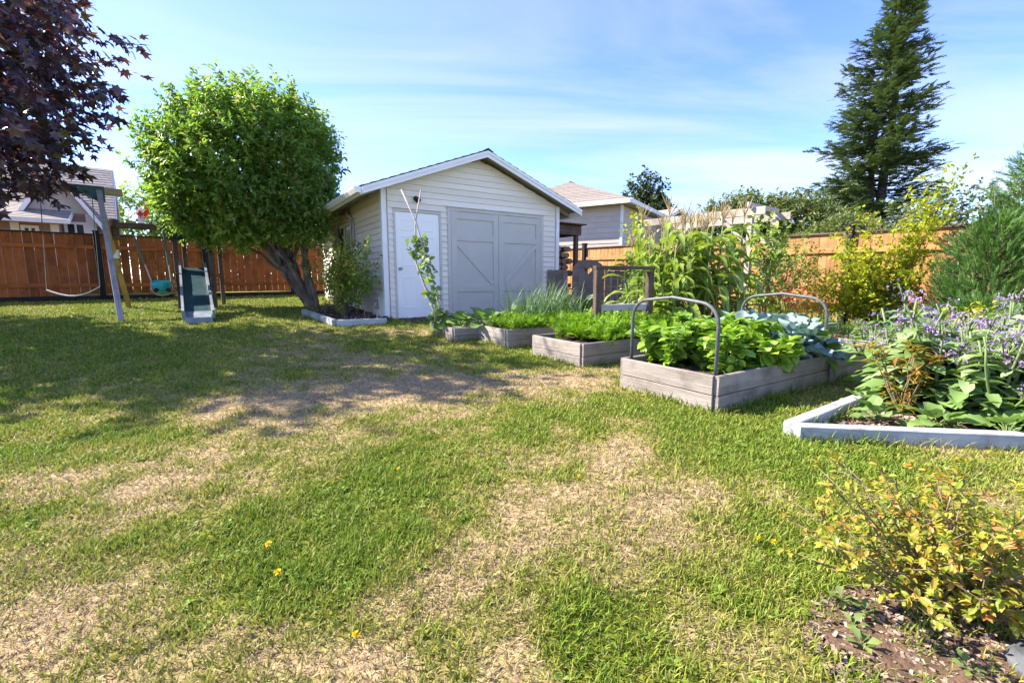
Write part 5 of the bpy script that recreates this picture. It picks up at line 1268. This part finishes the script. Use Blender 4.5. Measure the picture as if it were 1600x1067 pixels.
bs = [leafy('basil_plant', 'bushy bright green basil plant in the near half of the long bed', 'basil', 'basil plants in the long bed', .30 - .03 * i, 9, 5, .07 + .008 * i, BAS, M['lf_basil'], .19) for i in range(4)]
bspots = [(.36, .18), (.30, .62), (.52, .40), (.66, .15), (.62, .64), (.80, .36), (.78, .80), (.94, .14), (.96, .58), (1.10, .36), (1.12, .80), (.46, .84), (.9, .86)]
for i, (u, v) in enumerate(bspots):
    o = bs[i] if i < 4 else dup(bs[i % 4]); o.location = in_bed(0, u, v); s = random.uniform(.95, 1.3) * (.8 if i < 2 else 1); o.scale = (s, s, s); o.rotation_euler = (0, 0, random.random() * 6.28)
# rosette plants: kale, lettuce, squash
def rosette(name, label, cat, loc, n, L, T, mat, el=(.3, 1.3), stalk=.35, group=None, ripple=0):
    t = thing(name, label, cat, loc, random.random() * 6.28, group); m = MB(); P = []; D = []; S = []
    for i in range(n):
        a = i * 2.4 + random.uniform(-.3, .3); e = el[0] + (el[1] - el[0]) * i / n + random.uniform(-.12, .12); l_ = L * random.uniform(.75, 1.15); d = np.array([math.cos(a) * math.cos(e), math.sin(a) * math.cos(e), math.sin(e)])
        b = d * l_ * stalk + np.array([0, 0, .15 * L]); m.tube([(0, 0, 0), tuple(b * .6 + np.array([0, 0, .1 * L])), tuple(b)], [.035 * L, .028 * L, .02 * L], 5); P.append(b); D.append(d + np.array([0, 0, -.25])); S.append(l_)
    V, l, tt = inst(T, np.array(P), frames(np.array(D), np.tile([0, 0, 1.], (n, 1)) + rdir(n) * .3), np.array(S))
    if ripple: V = V + (np.stack([fbm(V[:, 0] + V[:, 2], V[:, 1] + loc[0] * 9, 26, 2, 2 + i_) for i_ in range(3)], 1) - .5) * ripple
    m.build('stalk', M['stem_green'], t)
    if L > .12:
        kv = len(T[0]); kl = sum(len(f) for f in T[1]); kf = len(T[1])
        for i in range(n): o = link('leaf', mesh_arrays('leaf', V[i * kv:(i + 1) * kv], l[:kl], tt[:kf], mat, True), t); kid(t, o)
    else: o = link('leaves', mesh_arrays('leaves', V, l, tt, mat, True), t); kid(t, o); o['kind'] = 'stuff'
    return t
KALE = leaf_big(.85, .15, .35, .07, 7, .42); LET = leaf_big(.5, .2, .35, .03, 5); SQ = leaf_big(.8, .12, .25, .05, 6, .5)
for i, (u, v, L) in enumerate(((1.24, .14, .23), (1.36, .40, .25), (1.42, .20, .24), (1.50, .72, .26), (1.66, .18, .22), (1.78, .48, .26), (2.05, .58, .25), (1.92, .84, .25), (1.60, .45, .25), (1.86, .25, .23), (2.12, .85, .23))):
    rosette('kale_plant', 'blue green crinkled kale plant in the middle of the long bed', 'kale', in_bed(0, u, v), 20, L, KALE, M['lf_kale'], (.25, 1.5), .6, 'kale plants in the long bed', .09)
rosette('lettuce', 'bright green lettuce at the side board in front of the kale', 'lettuce', in_bed(0, 1.0, .06), 14, .17, LET, M['lf_lettuce'], (.3, 1.4), .15, None, .03)
rosette('chard_plant', 'glossy green chard leaning over the seam of the long bed', 'chard', in_bed(0, 1.86, .12), 16, .25, LET, M['lf_lettuce'], (.1, 1.4), .2, None, .03)
for i, (u, v) in enumerate(((2.35, .35), (2.55, .62), (2.75, .28), (2.95, .6), (2.5, .2))):
    rosette('bean_seedling', 'low light green seedling at the far end of the long bed', 'vegetable', in_bed(0, u, v), 11, .15, LET, M['lf_lettuce'], (.15, 1.2), .2, 'seedlings at the far end of the long bed', .02)
def marigold(label, loc, n):
    t = thing('marigold', label, 'flowers', loc, 0); m = MB(); P = []; D = []
    for i in range(n):
        a = random.random() * 6.28; r = random.uniform(.02, .13); c = Vector((math.cos(a) * r, math.sin(a) * r, random.uniform(.12, .22))); m.tube([(c.x * .3, c.y * .3, 0), tuple(c)], .003, 4)
        for j in range(14): b = random.random() * 6.28; P.append(tuple(c)); D.append((math.cos(b), math.sin(b), random.uniform(.0, .9)))
    m.build('stem', M['stem_green'], t); P = np.array(P); V, l, tt = inst(leaf_t(.7, .1, .1, .6), P, frames(np.array(D), np.tile([0, 0, 1.], (len(P), 1))), RNG.uniform(.02, .032, len(P))); o = link('flower_heads', mesh_arrays('flower_heads', V, l, tt, M['orange_petal']), t); kid(t, o)
    P = rdir(60) * np.array([.12, .12, .05]) + np.array([0, 0, .08]); V, l, tt = twig_leaves(P, rdir(60), np.full(60, .05), 3, .04, LEAFN, .8); o = link('leaves', mesh_arrays('leaves', V, l, tt, M['lf_dark']), t); kid(t, o)
marigold('orange marigolds at the side board past the chard', in_bed(0, 2.15, .12), 4)
marigold('orange marigolds just beyond the far end of the long bed', (4.35, 5.25, .02), 9)

# bean teepee and squash in the small bed
bp_ = thing('bean_poles', 'two leaning grey bean poles with climbing beans before the white door', 'bean poles', (-1.05, 6.95, .22)); q = Vector(bp_.location)
PL1 = [Vector(v) for v in ((-1.04, 6.8, .2), (-1.10, 6.85, .59), (-1.30, 7.0, 1.25), (-1.48, 7.15, 1.87), (-1.73, 7.3, 2.38))]
PL2 = [Vector(v) for v in ((-1.13, 6.85, .2), (-1.18, 6.9, .47), (-1.49, 7.1, 1.26), (-1.50, 7.2, 1.88), (-1.40, 7.2, 2.36))]
for pl_ in (PL1, PL2):
    m = MB(); m.tube([v - q for v in pl_], [.017, .016, .015, .013, .011], 7); m.build('pole', M['driftwood'], bp_, True)
def along(pl_, s): s *= 4; i = min(3, int(s)); return pl_[i].lerp(pl_[i + 1], s - i)
P = []
for i in range(95): s = random.uniform(.05, .66); c = along(PL1 if i % 3 else PL2, s); P.append((c.x - q.x + random.gauss(0, .04), c.y - q.y + random.gauss(0, .04), c.z - q.z))
P = np.array(P); V, l, t = twig_leaves(P, rdir(len(P)), np.full(len(P), .05), 2, .10, leaf_big(.8, .1, .2, .02, 4), M and .9); o = link('bean_leaves', mesh_arrays('bean_leaves', V, l, t, M['lf_bean']), bp_); kid(bp_, o)
m = MB(); pts = []
for i in range(60): s = i / 59 * .65; c = along(PL1, s); pts.append((c.x - q.x + .03 * math.cos(i * .9), c.y - q.y + .03 * math.sin(i * .9), c.z - q.z))
m.tube(pts, .004, 4); m.build('bean_vine', M['stem_green'], bp_)
rosette('squash_plant', 'leafy squash plant at the foot of the bean poles', 'squash', in_bed(3, .25, .30), 14, .22, SQ, M['lf_squash'], (.2, 1.3), .4, None, .03)
for u, v, lab in ((.05, .75, 'big leaved squash plant behind the ferny greens'), (.9, .97, 'squash plant by the barn doors beside the leeks')):
    x, y, z = in_bed(2, u, v); rosette('squash_plant', lab, 'squash', (x, y, z), 12, .24, SQ, M['lf_squash'], (.3, 1.3), .5, None, .03)
rosette('dark_kale', 'dark leaved kale beside the trellis post before the heart gate', 'kale', (1.38, 8.1, .09), 16, .34, KALE, M['lf_dark'], (.5, 1.45), .8, None, .05)
for i in range(7):
    x, y = 1.25 + i * .24, 6.35 + i * .1 + random.uniform(-.1, .1)
    bushlet('potato_plant', 'leafy green plant at the foot of the wire trellis', 'vegetable', (x, y, .04), [((0, 0, .25), (.22, .22, .22))], 45, 6, .1, .075, LEAFW, M['lf_basil'], group='greens under the trellis', lo=.3, stems=4)

# ------------------------------------------------------------------ borage border
def borage(seed, H):
    random.seed(seed); t = thing('borage_plant', 'borage with hairy leaves and drooping blue mauve flowers in the white border', 'borage', (0, 0, 0), 0, 'borage plants in the border'); m = MB(); P = []; D = []; S = []; FP = []; BP = []
    for i in range(7):
        a = random.random() * 6.28; r = random.uniform(.05, .26); e = Vector((math.cos(a) * r, math.sin(a) * r, H * random.uniform(.45, 1.05))); pts = limb(m, (0, 0, -.02), e, .012, .006, .1, 6, 6)
        for j, qq in enumerate(pts[1:6]):
            for s in range(5 if j < 3 else 4): b = random.random() * 6.28; P.append(tuple(qq)); D.append((math.cos(b), math.sin(b), random.uniform(-.1, .6))); S.append(random.uniform(.12, .25) * (1.1 - .10 * j))
        for s in range(5 if i % 3 else 0):
            b = random.random() * 6.28; f = e + Vector((math.cos(b) * .07, math.sin(b) * .07, random.uniform(-.02, .07))); m.tube([e - Vector((0, 0, .05)), e.lerp(f, .6) + Vector((0, 0, .03)), f], [.004, .003, .002], 4)
            for z_ in range(9): BP.append(tuple(f + Vector((random.gauss(0, .022), random.gauss(0, .022), random.gauss(0, .018)))))
            if s < 2: FP.append(tuple(f + Vector((random.gauss(0, .025), random.gauss(0, .025), .015))))
    m.build('stem', M['stem_green'], t, True)
    V, l, tt = inst(leaf_big(.48, .12, .35, .04, 4), np.array(P), frames(np.array(D), np.tile([0, 0, 1.], (len(P), 1)) + rdir(len(P)) * .3), np.array(S)); o = link('leaves', mesh_arrays('leaves', V, l, tt, M['lf_borage'], True), t); kid(t, o); o['kind'] = 'stuff'
    BP = np.array(BP); dd = rdir(len(BP)); dd[:, 2] -= .6; V, l, tt = inst(leaf_t(.5, .2, .0, .5), BP, frames(dd, rdir(len(BP))), RNG.uniform(.014, .028, len(BP))); o = link('flower_buds', mesh_arrays('flower_buds', V, l, tt, M['mauve_bud']), t); kid(t, o); o['kind'] = 'stuff'
    FP = np.array(FP); k = 5; c = np.repeat(FP, k, 0); nv = rdir(len(FP)); nv[:, 1] -= .7; nv = unit(nv); u = unit(np.cross(nv, [0, 0, 1.])); w = np.cross(nv, u); a = np.tile(np.arange(k) * 2 * math.pi / k, len(FP))[:, None]
    dd = np.repeat(u, k, 0) * np.cos(a) + np.repeat(w, k, 0) * np.sin(a); V, l, tt = inst(leaf_t(.6, .05, .0, .45), c, frames(dd, np.repeat(nv, k, 0)), np.full(len(c), .014)); o = link('flowers', mesh_arrays('flowers', V, l, tt, M['blue_petal']), t); kid(t, o); o['kind'] = 'stuff'
    return t
br = [borage(s, .62) for s in (2, 3, 6)]; random.seed(5)
bsp = [(3.15, 3.25), (3.35, 3.0), (3.5, 3.45), (3.75, 3.1), (3.3, 3.7), (3.7, 3.8), (4.0, 3.5), (4.2, 3.1), (4.1, 4.0), (4.5, 3.6), (4.6, 4.2), (4.9, 3.9), (3.05, 3.5), (5.0, 4.5), (5.3, 4.2), (3.6, 2.85), (3.95, 2.8), (4.35, 4.55), (4.8, 3.3), (3.25, 2.95), (3.55, 3.2), (3.9, 3.25), (3.4, 3.3), (4.05, 2.95), (4.45, 5.55), (4.75, 5.8), (5.1, 5.4), (5.5, 4.9)]
for i, (x, y) in enumerate(bsp):
    o = br[i] if i < 3 else dup(br[i % 3]); s = random.uniform(.95, 1.3) * (.8 if y < 3.1 else 1.05 if y < 5 else .78); o.location = (x, y, .01); o.scale = (s, s, s); o.rotation_euler = (0, 0, random.random() * 6.28)
pe = leafy('fading_peony', 'reddish yellow fading bush at the front corner of the borage', 'bush', None, .48, 14, 4, .075, LEAFN, M['lf_peony'], .22, M['twig']); pe.location = (2.86, 3.22, .01)
for i, (x, y, L, lab) in enumerate(((2.55, 3.05, .20, 'broad pale leaves lying over the white timber behind the mulch'), (2.78, 2.85, .22, 'large light green leaves spread on the mulch before the fading bush'), (3.1, 2.72, .24, 'large leaves hanging over the front white timber'), (3.45, 2.66, .22, 'broad leaves under the borage at the right edge'), (2.75, 3.42, .2, 'grey green leaves behind the fading bush'))):
    rosette('squash_leaves', lab, 'squash', (x, y, .02), 12, L * .62, SQ, M['lf_squash'], (.05, 1.3), .55, 'broad leaved plants along the border', .03)

# ------------------------------------------------------------------ low azalea in the foreground
az = thing('azalea', 'low yellow green azalea with orange tinted leaves on bare soil', 'azalea', (1.37, 1.27, .0)); m = MB(); P = []; D = []
for i in range(76):
    a = random.random() * 6.28; r = random.uniform(.06, .49); hh = random.uniform(.10, .40) * (1.05 - .45 * r); e = Vector((math.cos(a) * r * 1.05, math.sin(a) * r * .85, hh)); pts = limb(m, (random.uniform(-.07, .07), random.uniform(-.06, .06), -.01), e, .005, .0018, .14, 5, 6)
    for qq in pts[2:]: P.append(tuple(qq + Vector((random.gauss(0, .012), random.gauss(0, .012), 0)))); D.append(tuple(Vector((e.x, e.y, .25)) + Vector((random.gauss(0, .2), random.gauss(0, .2), 0))))
    for s in range(3):
        f = pts[-1 - s % 3] + Vector((random.gauss(0, .05), random.gauss(0, .05), random.uniform(0, .05))); m.tube([pts[-2], f], .0015, 4); P.append(tuple(f)); D.append((random.gauss(0, .4), random.gauss(0, .4), .6))
m.build('stem', M['twig'], az, True); P = np.array(P); V, l, t = twig_leaves(P, np.array(D), np.full(len(P), .035), 9, .026, leaf_m(.48, .07, .18), 1.0, .9); o = link('foliage', mesh_arrays('foliage', V, l, t, M['lf_azalea']), az); kid(az, o)
def stone(label, loc, r, seed):
    random.seed(seed); n, k = 7, 10; V = []; F = []
    for i in range(n + 1):
        for j in range(k):
            th = math.pi * i / n; ph = 2 * math.pi * j / k; d = Vector((math.sin(th) * math.cos(ph), math.sin(th) * math.sin(ph), math.cos(th))); s = 1 + random.uniform(-.12, .12)
            V.append((d.x * r[0] * s, d.y * r[1] * s, d.z * r[2] * s))
    for i in range(n):
        for j in range(k): F.append((i * k + j, i * k + (j + 1) % k, (i + 1) * k + (j + 1) % k, (i + 1) * k + j))
    m = MB(); m.arr(V, F); o = m.build('stone', M['rock']); o.location = loc; tag(o, label, 'stone')
stone('flat grey stone in the bottom right corner', (1.42, 1.02, .01), (.15, .09, .05), 4)
stone('small pale stone on the mulch inside the white border', (2.12, 2.83, .03), (.05, .04, .022), 9)
for i, (x, y) in enumerate(((.98, 1.17), (1.05, 1.22), (.95, 1.10), (1.16, 1.02), (1.02, 1.27), (1.62, 1.18), (1.72, 1.22))):
    rosette('soil_weed', 'tiny pale green weed sprouting on the bare soil by the azalea', 'weed', (x, y, .012), 7, .035, leaf_t(.6, .08, .2, .6), M['lf_bean'], (.2, 1.0), .3, 'weeds on the bare soil')

# ------------------------------------------------------------------ shrubs in the shed side bed
ps = thing('wall_shrub', 'green and yellow shrub trained against the shed window', 'shrub', (-3.42, 9.25, .24)); m = MB(); tips = []
for i in range(14):
    a = random.uniform(-1, 1); e = Vector((a * -.55 + random.uniform(-.25, .25), a * .95 + random.uniform(-.1, .3), random.uniform(.7, 1.5) - abs(a) * .25)); p = limb(m, (random.uniform(-.05, .05), random.uniform(-.05, .05), -.03), e, .022, .005, .14, 6, 6); tips += p[3:]
m.build('trunk', M['bark'], ps, True); tips = np.array([tuple(v) for v in tips]); P = np.repeat(tips, 13, 0) + RNG.normal(size=(len(tips) * 13, 3)) * .11
V, l, t = twig_leaves(P, rdir(len(P)) + np.array([0, 0, .3]), np.full(len(P), .12), 5, .095, LEAF, .8); o = link('crown', mesh_arrays('crown', V, l, t, M['lf_peach']), ps); kid(ps, o)
p2_ = thing('young_sapling', 'slim dark leaved sapling near the white shed corner', 'sapling', (-2.80, 8.55, .2)); m = MB(); limb(m, (0, 0, -.02), (-.02, .1, .55), .011, .008, .05, 6, 5); tips = []
for e in ((.35, -.1, 1.2), (-.1, .05, .95), (.12, .0, 1.0), (.2, -.05, .75), (.15, -.1, 1.55), (.05, .2, 1.45)): tips += limb(m, (-.02, .1, .52), e, .007, .002, .08, 5, 7)[1:]
m.build('trunk', M['twig'], p2_, True); P = np.repeat(np.array([tuple(v) for v in tips]), 3, 0) + RNG.normal(size=(len(tips) * 3, 3)) * .02
V, l, t = twig_leaves(P, rdir(len(P)), np.full(len(P), .06), 3, .075, leaf_t(.5, .1, .15), .9); o = link('crown', mesh_arrays('crown', V, l, t, M['lf_bush']), p2_); kid(p2_, o)
sp_ = thing('standpipe', 'short grey garden tap pipe by the shed corner', 'standpipe', (-2.52, 8.42, .18)); m = MB(); m.tube([(0, 0, -.02), (0, 0, .45)], .014, 8); m.build('pipe', M['grey_wood'], sp_); m = MB(); m.tube([(0, 0, .27), (0, 0, .46)], .03, 8); m.build('collar', M['conduit'], sp_)
m = MB(); m.tube([(0, 0, .38), (0, -.06, .38), (0, -.08, .34)], .01, 6); m.build('spout', M['metal'], sp_)

# ------------------------------------------------------------------ dandelions in the lawn
DAN = [(-0.89, 1.54), (-0.78, 1.39), (-0.58, 2.2), (-0.42, 1.11), (0.34, 2.12), (0.91, 1.58), (0.96, 1.56), (-0.83, 6.56), (-0.95, 6.32), (-0.61, 5.99), (-1.18, 6.38), (-0.22, 3.84), (0.58, 4.65), (0.2, 5.19), (-1.93, 3.74), (-1.08, 6.22), (-1.0, 6.17), (-2.03, 3.52), (-1.45, 4.83), (-3.3, 3.13)]
DLAB = {0: 'yellow dandelion, upper one of a pair in the green patch', 1: 'yellow dandelion, lower one of a pair in the green patch', 2: 'lone yellow dandelion at the top of the green patch', 3: 'yellow dandelion nearest the bottom edge of the lawn', 4: 'lone yellow dandelion in the broad straw patch', 5: 'yellow dandelion, first of two beside the azalea', 6: 'yellow dandelion, second of two beside the azalea', 19: 'yellow dandelion at the far left of the lawn'}
dn = thing('dandelion', 'small yellow dandelion flower in the lawn', 'dandelion', (0, 0, 0), 0, 'dandelions in the lawn'); m = MB(); m.tube([(0, 0, 0), (.004, 0, .03), (.005, 0, .05)], .002, 5); m.build('stem', M['stem_green'], dn)
P = np.tile([.005, 0, .05], (46, 1)).astype(float); a = RNG.random(46) * 6.28; e = np.linspace(.05, 1.4, 46); D = np.stack([np.cos(a) * np.cos(e), np.sin(a) * np.cos(e), np.sin(e)], 1); V, l, t = inst(leaf_t(.35, .03, .1, .7), P, frames(D, np.tile([0, 0, 1.], (46, 1))), RNG.uniform(.014, .02, 46)); o = link('flower_head', mesh_arrays('flower_head', V, l, t, M['yellow_petal']), dn); kid(dn, o)
for i, (x, y) in enumerate(DAN):
    o = dn if i == 0 else dup(dn); o['label'] = DLAB.get(i, 'small yellow dandelion flower on the lawn near the plank beds'); o.location = (x, y, gz(x, y)); s = random.uniform(.55, .8); o.scale = (s, s, s); o.rotation_euler = (random.uniform(-.3, .3), random.uniform(-.3, .3), random.random() * 6)
